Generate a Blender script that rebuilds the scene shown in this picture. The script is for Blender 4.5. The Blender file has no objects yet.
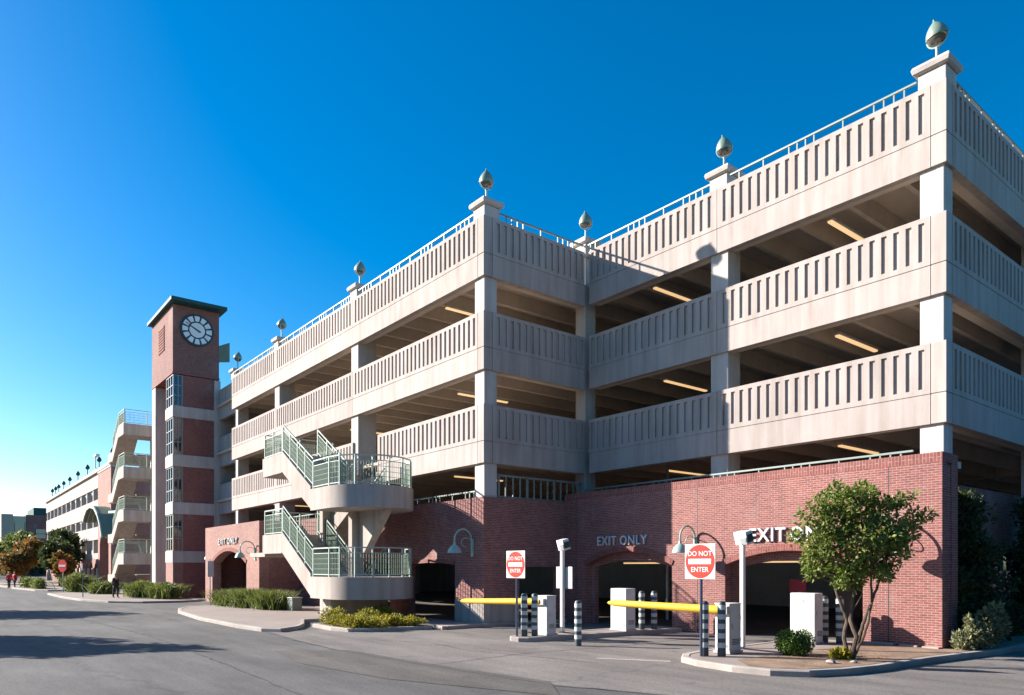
import bpy, math, random
import numpy as np
from mathutils import Vector, Matrix
random.seed(7)
rng = np.random.default_rng(11)
S = bpy.context.scene
COL = S.collection
PI = math.pi

# ------------------------------------------------------------------ materials
def new_mat(name):
    m = bpy.data.materials.new(name); m.use_nodes = True
    nt = m.node_tree; b = nt.nodes['Principled BSDF']
    return m, nt, b

def N(nt, typ, **kw):
    n = nt.nodes.new(typ)
    for k, v in kw.items(): setattr(n, k, v)
    return n

def L(nt, a, ao, b, bi): nt.links.new(a.outputs[ao], b.inputs[bi])

def noise(nt, vec, scale, detail=4, rough=.55):
    n = N(nt, 'ShaderNodeTexNoise'); n.inputs['Scale'].default_value = scale
    n.inputs['Detail'].default_value = detail; n.inputs['Roughness'].default_value = rough
    if vec is not None: nt.links.new(vec, n.inputs['Vector'])
    return n

def ramp(nt, fac, stops):
    r = N(nt, 'ShaderNodeValToRGB')
    e = r.color_ramp.elements
    while len(e) < len(stops): e.new(.5)
    for i, (p, c) in enumerate(stops):
        e[i].position = p; e[i].color = (*c, 1) if len(c) == 3 else c
    nt.links.new(fac, r.inputs['Fac'])
    return r

def mixc(nt, typ, fac, a, b):
    n = N(nt, 'ShaderNodeMix', data_type='RGBA', blend_type=typ)
    def put(v, i):
        if hasattr(v, 'is_output'): nt.links.new(v, n.inputs[i])
        elif isinstance(v, (int, float)): n.inputs[i].default_value = v
        else: n.inputs[i].default_value = (*v, 1)
    put(fac, 0); put(a, 6); put(b, 7)
    return n.outputs[2]

def bump(nt, b, height, strength=.3, dist=.01):
    n = N(nt, 'ShaderNodeBump'); n.inputs['Strength'].default_value = strength
    n.inputs['Distance'].default_value = dist
    nt.links.new(height, n.inputs['Height']); nt.links.new(n.outputs[0], b.inputs['Normal'])

def geo_pos(nt): return N(nt, 'ShaderNodeNewGeometry').outputs['Position']

def scaled(nt, vec, s):
    m = N(nt, 'ShaderNodeMapping'); m.inputs['Scale'].default_value = s
    nt.links.new(vec, m.inputs['Vector']); return m.outputs[0]

def mat_surface(name, col, rough=.85, var=.12, big=.35, streak=.0, fine=40, bumps=.25, spec=.3, piece=0):
    """mineral surface: blotches, faint vertical streaks, fine grain"""
    m, nt, b = new_mat(name); p = geo_pos(nt)
    n1 = noise(nt, p, big, 5); n2 = noise(nt, p, fine, 3)
    lo = tuple(c * (1 - var) for c in col); hi = tuple(min(1, c * (1 + var)) for c in col)
    c = ramp(nt, n1.outputs[0], [(.3, lo), (.7, hi)]).outputs[0]
    c = mixc(nt, 'MULTIPLY', .5, c, ramp(nt, n2.outputs[0], [(.3, (.82, .82, .82)), (.7, (1.1, 1.1, 1.1))]).outputs[0])
    if piece:
        oi = N(nt, 'ShaderNodeObjectInfo')
        c = mixc(nt, 'MULTIPLY', 1.0, c, ramp(nt, oi.outputs['Random'], [(0, (1 - piece,) * 3), (1, (1 + piece * .6,) * 3)]).outputs[0])
        n4 = noise(nt, scaled(nt, p, (1.3, 1.3, .5)), 1.0, 6, .7)
        c = mixc(nt, 'MULTIPLY', .5, c, ramp(nt, n4.outputs[0], [(.5, (1, 1, 1)), (.68, (.80, .75, .70))]).outputs[0])
    if streak:
        n3 = noise(nt, scaled(nt, p, (3.5, 3.5, .22)), 1.0, 5)
        c = mixc(nt, 'MULTIPLY', streak, c, ramp(nt, n3.outputs[0], [(.40, (1, 1, 1)), (.66, (.66, .62, .57))]).outputs[0])
    nt.links.new(c, b.inputs['Base Color'])
    b.inputs['Roughness'].default_value = rough
    b.inputs['Specular IOR Level'].default_value = spec
    bump(nt, b, n2.outputs[0], bumps, .006)
    return m

def mat_plain(name, col, rough=.5, metal=0., spec=.5, var=.06):
    m, nt, b = new_mat(name); p = geo_pos(nt)
    n1 = noise(nt, p, 3.0, 4)
    lo = tuple(c * (1 - var) for c in col); hi = tuple(min(1, c * (1 + var)) for c in col)
    nt.links.new(ramp(nt, n1.outputs[0], [(.3, lo), (.7, hi)]).outputs[0], b.inputs['Base Color'])
    b.inputs['Roughness'].default_value = rough; b.inputs['Metallic'].default_value = metal
    b.inputs['Specular IOR Level'].default_value = spec
    return m

def mat_brick(name, c1, c2, mortar, vertical=False, row=.058, wid=.18, ms=.0055):
    m, nt, b = new_mat(name); p = geo_pos(nt)
    sx = N(nt, 'ShaderNodeSeparateXYZ'); nt.links.new(p, sx.inputs[0])
    ad = N(nt, 'ShaderNodeMath', operation='ADD'); L(nt, sx, 0, ad, 0); L(nt, sx, 1, ad, 1)
    cb = N(nt, 'ShaderNodeCombineXYZ')
    L(nt, ad, 0, cb, 1 if vertical else 0); L(nt, sx, 2, cb, 0 if vertical else 1)
    br = N(nt, 'ShaderNodeTexBrick'); L(nt, cb, 0, br, 'Vector')
    br.inputs['Color1'].default_value = (*c1, 1); br.inputs['Color2'].default_value = (*c2, 1)
    br.inputs['Mortar'].default_value = (*mortar, 1); br.inputs['Scale'].default_value = 1
    br.inputs['Mortar Size'].default_value = ms; br.inputs['Mortar Smooth'].default_value = .2
    br.inputs['Bias'].default_value = -.1
    br.inputs['Brick Width'].default_value = wid; br.inputs['Row Height'].default_value = row
    n1 = noise(nt, p, .6, 5); n2 = noise(nt, scaled(nt, p, (4, 4, 14)), 1.2, 3)
    c = mixc(nt, 'MULTIPLY', .7, br.outputs[0], ramp(nt, n1.outputs[0], [(.3, (.8, .8, .82)), (.7, (1.12, 1.1, 1.08))]).outputs[0])
    c = mixc(nt, 'MULTIPLY', .6, c, ramp(nt, n2.outputs[0], [(.3, (.66, .64, .66)), (.7, (1.22, 1.18, 1.15))]).outputs[0])
    n3 = noise(nt, scaled(nt, p, (1, 1, .6)), .9, 7, .7)
    c = mixc(nt, 'MIX', ramp(nt, n3.outputs[0], [(.56, (0, 0, 0)), (.75, (.4, .4, .4))]).outputs[0], c, tuple(.35 * x + .22 for x in mortar))
    nt.links.new(c, b.inputs['Base Color']); b.inputs['Roughness'].default_value = .88
    b.inputs['Specular IOR Level'].default_value = .25
    bump(nt, b, br.outputs['Fac'], .35, -.008)
    return m

def mat_leaf(name, cols, trans=.35, rough=.55):
    m = bpy.data.materials.new(name); m.use_nodes = True; nt = m.node_tree; nt.nodes.clear()
    g = N(nt, 'ShaderNodeNewGeometry')
    k = len(cols)
    r = ramp(nt, g.outputs['Random Per Island'], [(i / (k - 1), c) for i, c in enumerate(cols)])
    n1 = noise(nt, g.outputs['Position'], 2.2, 2)
    c = mixc(nt, 'MULTIPLY', .8, r.outputs[0], ramp(nt, n1.outputs[0], [(.35, (.7, .72, .7)), (.65, (1.2, 1.2, 1.1))]).outputs[0])
    d = N(nt, 'ShaderNodeBsdfPrincipled'); nt.links.new(c, d.inputs['Base Color'])
    d.inputs['Roughness'].default_value = rough; d.inputs['Specular IOR Level'].default_value = .35
    t = N(nt, 'ShaderNodeBsdfTranslucent'); nt.links.new(c, t.inputs[0])
    mx = N(nt, 'ShaderNodeMixShader'); mx.inputs[0].default_value = trans
    L(nt, d, 0, mx, 1); L(nt, t, 0, mx, 2)
    o = N(nt, 'ShaderNodeOutputMaterial'); L(nt, mx, 0, o, 0)
    return m

def mat_emit(name, col, s):
    m, nt, b = new_mat(name)
    b.inputs['Base Color'].default_value = (.8, .75, .65, 1)
    b.inputs['Emission Color'].default_value = (*col, 1); b.inputs['Emission Strength'].default_value = s
    return m

def mat_screen(name, col, clear):
    m = bpy.data.materials.new(name); m.use_nodes = True; nt = m.node_tree; nt.nodes.clear()
    d = N(nt, 'ShaderNodeBsdfPrincipled'); d.inputs['Base Color'].default_value = (*col, 1); d.inputs['Roughness'].default_value = .7; d.inputs['Specular IOR Level'].default_value = .15
    t = N(nt, 'ShaderNodeBsdfTransparent'); mx = N(nt, 'ShaderNodeMixShader'); mx.inputs[0].default_value = clear
    L(nt, d, 0, mx, 1); L(nt, t, 0, mx, 2)
    o = N(nt, 'ShaderNodeOutputMaterial'); L(nt, mx, 0, o, 0)
    return m

def mat_glass(name, col):
    m, nt, b = new_mat(name)
    b.inputs['Base Color'].default_value = (*col, 1); b.inputs['Roughness'].default_value = .06
    b.inputs['Specular IOR Level'].default_value = .9
    p = geo_pos(nt); n1 = noise(nt, p, .8, 2); bump(nt, b, n1.outputs[0], .05, .05)
    return m

def mat_ground(name, col, var=.16, patch=.25, crack=.5, rough=.9):
    m, nt, b = new_mat(name); p = geo_pos(nt)
    n1 = noise(nt, p, patch, 6, .6); n2 = noise(nt, p, 30, 4, .7); n3 = noise(nt, scaled(nt, p, (.5, 1.6, 1)), 1.1, 5, .65)
    lo = tuple(c * (1 - var) for c in col); hi = tuple(c * (1 + var) for c in col)
    c = ramp(nt, n1.outputs[0], [(.3, lo), (.7, hi)]).outputs[0]
    c = mixc(nt, 'MULTIPLY', .8, c, ramp(nt, n2.outputs[0], [(.3, (.7, .7, .7)), (.7, (1.25, 1.25, 1.25))]).outputs[0])
    c = mixc(nt, 'MULTIPLY', .55, c, ramp(nt, n3.outputs[0], [(.35, (.72, .72, .73)), (.6, (1.08, 1.08, 1.07))]).outputs[0])
    if crack:
        v = N(nt, 'ShaderNodeTexVoronoi', feature='DISTANCE_TO_EDGE'); v.inputs['Scale'].default_value = .21
        wob = noise(nt, p, 1.3, 4)
        ad = N(nt, 'ShaderNodeMix', data_type='VECTOR'); ad.inputs[0].default_value = .55
        nt.links.new(p, ad.inputs[4]); nt.links.new(wob.outputs[1], ad.inputs[5])
        nt.links.new(ad.outputs[1], v.inputs['Vector'])
        c = mixc(nt, 'MULTIPLY', crack, c, ramp(nt, v.outputs[0], [(.0, (.5, .5, .5)), (.003, (.6, .6, .6)), (.007, (1, 1, 1))]).outputs[0])
    if crack:
        v2 = N(nt, 'ShaderNodeTexVoronoi'); v2.inputs['Scale'].default_value = .55; nt.links.new(p, v2.inputs['Vector'])
        n5 = noise(nt, p, 5, 3)
        ads = N(nt, 'ShaderNodeMath', operation='MULTIPLY_ADD'); L(nt, n5, 0, ads, 0); ads.inputs[1].default_value = .35; L(nt, v2, 0, ads, 2)
        c = mixc(nt, 'MULTIPLY', .5, c, ramp(nt, ads.outputs[0], [(.2, (.5, .5, .5)), (.3, (1, 1, 1))]).outputs[0])
        n6 = noise(nt, p, 14, 6, .85)
        c = mixc(nt, 'MULTIPLY', .7, c, ramp(nt, n6.outputs[0], [(.35, (.62, .62, .62)), (.65, (1.4, 1.38, 1.35))]).outputs[0])
        n7 = noise(nt, scaled(nt, p, (.12, 1.1, 1)), 1.0, 4, .6)
        c = mixc(nt, 'MULTIPLY', .6, c, ramp(nt, n7.outputs[0], [(.35, (.68, .68, .69)), (.62, (1.2, 1.19, 1.17))]).outputs[0])
    nt.links.new(c, b.inputs['Base Color']); b.inputs['Roughness'].default_value = rough
    b.inputs['Specular IOR Level'].default_value = .3
    bump(nt, b, n2.outputs[0], .5, .01)
    return m

M = dict(
    conc=mat_surface('precast_concrete', (.43, .378, .352), .9, .07, .5, .5, 45, .2, piece=.07),
    conc_joint=mat_surface('smooth_concrete', (.50, .465, .44), .9, .07, .8, .4, 45, .15, piece=.05),
    stairc=mat_surface('stair_concrete', (.43, .375, .34), .9, .07, .7, .5, 40, .2, piece=.04),
    deck=mat_surface('raw_deck_concrete', (.56, .48, .40), .92, .12, .6, .2, 25, .3),
    kerb=mat_surface('kerb_concrete', (.34, .30, .27), .92, .2, 1.2, .0, 30, .4),
    walk=mat_surface('sidewalk_concrete', (.27, .225, .20), .92, .1, .6, .0, 35, .4),
    brick=mat_brick('red_brick', (.275, .10, .086), (.19, .068, .06), (.38, .295, .27)),
    soldier=mat_brick('soldier_brick', (.26, .092, .078), (.19, .066, .058), (.35, .27, .245), True, .08, .26),
    arch=mat_brick('arch_brick', (.24, .08, .066), (.19, .062, .054), (.29, .21, .185), True, .08, .5),
    brick_pale=mat_brick('faded_brick', (.32, .165, .138), (.275, .135, .113), (.38, .29, .255)),
    brick_dark=mat_brick('tower_brick', (.26, .095, .08), (.21, .075, .065), (.33, .22, .19)),
    brick_tower=mat_brick('pale_tower_brick', (.23, .112, .098), (.19, .09, .08), (.27, .18, .16)),
    asphalt=mat_ground('worn_asphalt', (.105, .102, .10), .2, .25, .5),
    drive=mat_ground('driveway_asphalt', (.175, .16, .15), .14, .3, .4),
    patch=mat_ground('patched_asphalt', (.105, .097, .09), .1, .6, .25),
    gfloor=mat_ground('garage_floor', (.12, .11, .10), .1, .4, 0),
    gravel=mat_ground('brown_gravel', (.25, .17, .12), .3, 2.0, 0),
    soil=mat_ground('planting_soil', (.17, .11, .07), .25, 2.0, 0),
    green_metal=mat_plain('patina_green_metal', (.37, .45, .38), .5, 0),
    rail=mat_plain('grey_green_rail_paint', (.19, .235, .215), .5, .2),
    dark_rail=mat_plain('dark_rail_paint', (.14, .17, .17), .45, .2),
    patina=mat_plain('weathered_bronze', (.21, .29, .225), .45, .2),
    verdigris=mat_plain('verdigris_paint', (.30, .43, .37), .5, .1),
    roof=mat_plain('dark_green_roof', (.02, .085, .08), .6, 0, .2),
    infill=mat_plain('green_mesh_paint', (.17, .24, .18), .6, 0, .3),
    boxgrey=mat_plain('green_grey_box_paint', (.20, .24, .20), .6),
    tar=mat_plain('tar_sealant', (.07, .067, .065), .7),
    canopy=mat_plain('canopy_green', (.13, .19, .13), .5),
    white=mat_plain('white_cabinet_paint', (.56, .55, .53), .55, 0, .4, .1),
    grey=mat_plain('grey_steel', (.45, .46, .47), .4, .5),
    navy=mat_plain('navy_post_paint', (.05, .07, .12), .4, .2),
    yellow=mat_plain('yellow_arm_paint', (.70, .42, .03), .6, 0, .3, .12),
    red=mat_plain('red_sign_paint', (.72, .035, .02), .35, 0, .5, .03),
    darkred=mat_plain('dark_red_panel', (.35, .012, .03), .4),
    signwhite=mat_plain('white_sign_paint', (.66, .64, .62), .35, 0, .5, .03),
    black=mat_plain('black_paint', (.02, .02, .02), .5),
    bollard=mat_plain('slate_bollard_paint', (.055, .075, .08), .45),
    band=mat_plain('worn_reflective_tape', (.50, .52, .51), .5),
    letter=mat_plain('pale_letter_metal', (.56, .56, .57), .4, .1),
    mull=mat_plain('white_window_frame', (.22, .23, .24), .4),
    glass=mat_glass('dark_glass', (.02, .028, .032)),
    lens=mat_glass('lamp_glass', (.10, .09, .07)),
    screen=mat_screen('green_mesh_screen', (.30, .40, .31), .74),
    tube=mat_emit('tube_light', (1, .62, .29), .34),
    clockface=mat_plain('clock_face_white', (.70, .75, .77), .4),
    clockdark=mat_plain('clock_dark_enamel', (.012, .03, .04), .35),
    bark=mat_surface('grey_brown_bark', (.11, .08, .06), .95, .3, 6, 0, 50, .8),
    leaf=mat_leaf('olive_green_leaf', [(.08, .13, .022), (.15, .21, .035), (.25, .29, .06), (.11, .165, .032), (.34, .34, .11)]),
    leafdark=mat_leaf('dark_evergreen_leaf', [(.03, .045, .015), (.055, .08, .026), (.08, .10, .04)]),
    boxleaf=mat_leaf('boxwood_leaf', [(.06, .13, .022), (.12, .21, .035), (.18, .27, .05)]),
    hedge=mat_leaf('grassy_shrub_leaf', [(.08, .12, .02), (.15, .19, .045), (.25, .27, .08), (.11, .16, .035)]),
    yellowleaf=mat_leaf('yellow_green_leaf', [(.15, .18, .02), (.30, .27, .03), (.42, .33, .03), (.10, .14, .03)]),
    sageleaf=mat_leaf('sage_grey_leaf', [(.16, .18, .09), (.28, .28, .15), (.34, .33, .20), (.10, .12, .06)]),
    orangeleaf=mat_leaf('autumn_orange_leaf', [(.22, .09, .025), (.34, .13, .035), (.16, .14, .04), (.09, .11, .03)]),
    goldleaf=mat_leaf('autumn_gold_leaf', [(.35, .28, .03), (.50, .36, .04), (.20, .20, .04)]),
    treeleaf=mat_leaf('street_tree_leaf', [(.03, .05, .02), (.055, .08, .025), (.08, .10, .035)]),
    skin=mat_plain('skin', (.42, .25, .18), .6),
    hair=mat_plain('dark_hair', (.025, .018, .014), .6),
    cloth_black=mat_plain('black_cloth', (.018, .017, .022), .9),
    cloth_red=mat_plain('red_cloth', (.65, .015, .015), .85),
    cloth_navy=mat_plain('navy_cloth', (.02, .025, .05), .9),
    cloth_pale=mat_plain('pale_cloth', (.42, .44, .42), .9),
    shoe=mat_plain('dark_shoe', (.02, .02, .02), .6),
    teal=mat_glass('teal_curtain_glass', (.05, .14, .16)),
    tan=mat_surface('tan_stucco', (.42, .36, .30), .9, .06, .3),
)

# ------------------------------------------------------------------ mesh builder
class MB:
    def __init__(s): s.v = []; s.f = []
    def add(s, verts, faces):
        o = len(s.v); s.v += [tuple(p) for p in verts]; s.f += [tuple(i + o for i in f) for f in faces]; return s
    def box(s, x0, x1, y0, y1, z0, z1):
        return s.add([(x0, y0, z0), (x1, y0, z0), (x1, y1, z0), (x0, y1, z0), (x0, y0, z1), (x1, y0, z1), (x1, y1, z1), (x0, y1, z1)],
                     [(0, 3, 2, 1), (4, 5, 6, 7), (0, 1, 5, 4), (1, 2, 6, 5), (2, 3, 7, 6), (3, 0, 4, 7)])
    def prism(s, pts, vec):
        """closed polygon pts (3D) swept by vec"""
        n = len(pts); q = [tuple(Vector(p) + Vector(vec)) for p in pts]
        return s.add(list(pts) + q, [tuple(range(n - 1, -1, -1)), tuple(range(n, 2 * n))] + [(i, (i + 1) % n, n + (i + 1) % n, n + i) for i in range(n)])
    def slab(s, poly, z0, z1): return s.prism([(x, y, z0) for x, y in poly], (0, 0, z1 - z0))
    def tube(s, pts, r, n=8, caps=True):
        pts = [Vector(p) for p in pts]; rs = r if isinstance(r, (list, tuple)) else [r] * len(pts)
        rings = []; ref = None
        for i, p in enumerate(pts):
            d = (pts[min(i + 1, len(pts) - 1)] - pts[max(i - 1, 0)]).normalized()
            if ref is None:
                ref = Vector((0, 0, 1)) if abs(d.z) < .9 else Vector((1, 0, 0))
            a = (ref - d * ref.dot(d)).normalized(); ref = a; b = d.cross(a)
            rings.append([p + (a * math.cos(t) + b * math.sin(t)) * rs[i] for t in [2 * PI * k / n for k in range(n)]])
        o = len(s.v)
        for rg in rings: s.v += [tuple(q) for q in rg]
        for i in range(len(rings) - 1):
            for k in range(n):
                a = o + i * n + k; b = o + i * n + (k + 1) % n
                s.f.append((a, b, b + n, a + n))
        if caps:
            s.f.append(tuple(o + k for k in range(n - 1, -1, -1))); s.f.append(tuple(o + (len(rings) - 1) * n + k for k in range(n)))
        return s
    def lathe(s, prof, n=20, c=(0, 0, 0)):
        o = len(s.v)
        for r, z in prof:
            for k in range(n):
                t = 2 * PI * k / n; s.v.append((c[0] + r * math.cos(t), c[1] + r * math.sin(t), c[2] + z))
        for i in range(len(prof) - 1):
            for k in range(n):
                a = o + i * n + k; b = o + i * n + (k + 1) % n
                s.f.append((a, b, b + n, a + n))
        s.f.append(tuple(o + k for k in range(n - 1, -1, -1))); s.f.append(tuple(o + (len(prof) - 1) * n + k for k in range(n)))
        return s
    def bar(s, a, b, w, h=None):
        """rectangular bar from a to b"""
        h = h or w; a = Vector(a); b = Vector(b); d = (b - a).normalized()
        up = Vector((0, 0, 1)) if abs(d.z) < .95 else Vector((0, 1, 0))
        x = d.cross(up).normalized() * w / 2; y = x.cross(d).normalized() * h / 2
        return s.add([a - x - y, a + x - y, a + x + y, a - x + y, b - x - y, b + x - y, b + x + y, b - x + y],
                     [(0, 1, 2, 3), (7, 6, 5, 4), (0, 4, 5, 1), (1, 5, 6, 2), (2, 6, 7, 3), (3, 7, 4, 0)])
    def xf(s, m):
        s.v = [tuple(m @ Vector(p)) for p in s.v]; return s
    def build(s, name, mat, parent=None, smooth=False, bev=0, kind=None, label=None):
        me = bpy.data.meshes.new(name)
        off = ORG.get(parent.name, Vector()) if parent else Vector()
        me.from_pydata([(p[0] - off[0], p[1] - off[1], p[2] - off[2]) for p in s.v], [], s.f)
        bm_fix(me)
        me.materials.append(mat if not isinstance(mat, str) else M[mat])
        if smooth:
            for p in me.polygons: p.use_smooth = True
            try: me.set_sharp_from_angle(angle=math.radians(40))
            except Exception: pass
        o = bpy.data.objects.new(name, me); COL.objects.link(o)
        if parent: o.parent = parent; ORG[o.name] = off
        if bev:
            bv = o.modifiers.new('bevel', 'BEVEL'); bv.width = bev; bv.segments = 2; bv.limit_method = 'ANGLE'; bv.angle_limit = .9
        if kind: o['kind'] = kind
        if label: o['label'] = label
        return o

import bmesh
def bm_fix(me):
    if len(me.polygons) > 4000: return
    bm = bmesh.new(); bm.from_mesh(me); bmesh.ops.recalc_face_normals(bm, faces=bm.faces); bm.to_mesh(me); bm.free()

ORG = {}
def tag(o, label, cat, group=None):
    o['label'] = label; o['category'] = cat
    if group: o['group'] = group
    return o
def thing(name, label, cat, loc=(0, 0, 0), group=None):
    o = bpy.data.objects.new(name, None); COL.objects.link(o); o.location = loc; o.empty_display_size = .2
    ORG[o.name] = Vector(loc)
    return tag(o, label, cat, group)
def structure(mb, name, mat, **k): return mb.build(name, mat, kind='structure', **k)
def copy_tree(src, loc, label, rotz=0, scale=None):
    def cp(o, par):
        c = o.copy(); COL.objects.link(c)
        if par is not None: c.parent = par
        for ch in [x for x in o.children]: cp(ch, c)
        return c
    r = cp(src, None); r.location = loc; r.rotation_euler = (0, 0, rotz); r['label'] = label
    if scale: r.scale = (scale,) * 3
    return r

def text_mesh(txt, size, extrude, mat, parent, M4, name='lettering', align='CENTER', label=None, spacing=1.0):
    cu = bpy.data.curves.new('t', 'FONT'); cu.body = txt; cu.size = size; cu.extrude = extrude
    cu.align_x = align; cu.space_character = spacing; cu.resolution_u = 3; cu.offset = size * .012
    ob = bpy.data.objects.new('t', cu); COL.objects.link(ob)
    bpy.context.view_layer.update()
    me = bpy.data.meshes.new_from_object(ob.evaluated_get(bpy.context.evaluated_depsgraph_get()))
    bpy.data.objects.remove(ob)
    off = ORG.get(parent.name, Vector())
    me.transform(Matrix.Translation(-off) @ M4)
    me.materials.clear(); me.materials.append(M[mat])
    o = bpy.data.objects.new(name, me); COL.objects.link(o); o.parent = parent
    if label: o['label'] = label
    return o
FRONT = Matrix(((1, 0, 0, 0), (0, 0, -1, 0), (0, 1, 0, 0), (0, 0, 0, 1)))     # text facing -y
def at(x, y, z, base=FRONT, rz=0): return Matrix.Translation((x, y, z)) @ Matrix.Rotation(rz, 4, 'Z') @ base

# ------------------------------------------------------------------ wall helpers (u along the wall, d into it, z)
def axis_map(kind, c):
    if kind == 'x': return lambda u, d, z: (u, c + d, z)          # wall facing -y at y=c, u = x
    return lambda u, d, z: (c - d, u, z)                          # wall facing +x at x=c, u = y

def panel(mb, F, u0, u1, z0, z1, zj, slots=True, th=.22, pitch=.308, m0=.12, m1=.12):
    """precast spandrel: recessed vertical slots above a joint groove, a plain band below"""
    zs0, zs1 = zj + .15, z1 - .13
    dep, g = .055, .022
    us = [u0]; cells = []
    if slots:
        n = max(1, round((u1 - u0 - m0 - m1) / pitch)); p = (u1 - u0 - m0 - m1) / n
        for i in range(n):
            a = u0 + m0 + p * i + p * .27; cells.append((a, a + p * .46))
    def quad(a, b, c, d): mb.add([a, b, c, d], [(0, 1, 2, 3)])
    def rect(ua, ub, za, zb, d=0.): quad(F(ua, d, za), F(ub, d, za), F(ub, d, zb), F(ua, d, zb))
    # lower band and groove
    rect(u0, u1, z0, zj - g / 2)
    quad(F(u0, 0, zj - g / 2), F(u1, 0, zj - g / 2), F(u1, .02, zj - g / 2), F(u0, .02, zj - g / 2))
    rect(u0, u1, zj - g / 2, zj + g / 2, .02)
    quad(F(u0, .02, zj + g / 2), F(u1, .02, zj + g / 2), F(u1, 0, zj + g / 2), F(u0, 0, zj + g / 2))
    cur = u0
    for a, b in cells:
        rect(cur, a, zj + g / 2, z1)
        rect(a, b, zj + g / 2, zs0); rect(a, b, zs1, z1); rect(a, b, zs0, zs1, dep)
        quad(F(a, 0, zs0), F(a, dep, zs0), F(a, dep, zs1), F(a, 0, zs1))
        quad(F(b, dep, zs0), F(b, 0, zs0), F(b, 0, zs1), F(b, dep, zs1))
        quad(F(a, 0, zs1), F(a, dep, zs1), F(b, dep, zs1), F(b, 0, zs1))
        quad(F(a, 0, zs0), F(b, 0, zs0), F(b, dep, zs0), F(a, dep, zs0))
        cur = b
    rect(cur, u1, zj + g / 2, z1)
    # top, bottom, back, ends
    quad(F(u0, 0, z1), F(u1, 0, z1), F(u1, th, z1), F(u0, th, z1))
    quad(F(u0, 0, z0), F(u0, th, z0), F(u1, th, z0), F(u1, 0, z0))
    quad(F(u0, th, z0), F(u0, th, z1), F(u1, th, z1), F(u1, th, z0))
    for u in (u0, u1): quad(F(u, 0, z0), F(u, 0, z1), F(u, th, z1), F(u, th, z0))

def arch_wall(mb, F, u0, u1, z0, z1, holes, th, n=14):
    """wall with segmental arch openings (a, b, spring, crown)"""
    def face(d, flip):
        def q(ua, ub, a0, a1, b0, b1):
            vs = [F(ua, d, a0), F(ub, d, b0), F(ub, d, b1), F(ua, d, a1)]
            mb.add(vs, [(3, 2, 1, 0) if flip else (0, 1, 2, 3)])
        cur = u0
        for a, b, zs, zc in holes:
            if a > cur: q(cur, a, z0, z1, z0, z1)
            for (x, zx), (y, zy) in zip(arc(a, b, zs, zc)[:-1], arc(a, b, zs, zc)[1:]): q(x, y, zx, z1, zy, z1)
            cur = b
        q(cur, u1, z0, z1, z0, z1)
    def arc(a, b, zs, zc): return [(a + (b - a) * i / n, zs + (zc - zs) * (1 - ((2 * i / n) - 1) ** 2)) for i in range(n + 1)]
    face(0, False); face(th, True)
    def strip(p, q): mb.add([F(p[0], 0, p[1]), F(q[0], 0, q[1]), F(q[0], th, q[1]), F(p[0], th, p[1])], [(0, 1, 2, 3)])
    strip((u0, z1), (u1, z1)); strip((u0, z0), (u0, z1)); strip((u1, z0), (u1, z1))
    for a, b, zs, zc in holes:
        pts = [(a, z0)] + arc(a, b, zs, zc) + [(b, z0)]
        for p, q in zip(pts[:-1], pts[1:]): strip(p, q)

def arch_ring(mb, F, a, b, zs, zc, w, proud, th, n=14):
    pts = [(a + (b - a) * i / n, zs + (zc - zs) * (1 - ((2 * i / n) - 1) ** 2)) for i in range(n + 1)]
    inn, out = [], []
    for i, (u, z) in enumerate(pts):
        sl = (zc - zs) * (-2 * ((2 * i / n) - 1)) * 2 / (b - a); nrm = Vector((-sl, 1)).normalized()
        inn.append((u, z)); out.append((u + nrm.x * w, z + nrm.y * w))
    for i in range(n):
        A, B, C, D = inn[i], inn[i + 1], out[i + 1], out[i]
        v = [F(A[0], -proud, A[1]), F(B[0], -proud, B[1]), F(C[0], -proud, C[1]), F(D[0], -proud, D[1]),
             F(A[0], th, A[1]), F(B[0], th, B[1]), F(C[0], th, C[1]), F(D[0], th, D[1])]
        f = [(0, 1, 2, 3), (0, 4, 5, 1), (3, 2, 6, 7)]
        if i == 0: f.append((0, 3, 7, 4))
        if i == n - 1: f.append((1, 5, 6, 2))
        mb.add(v, f)

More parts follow.
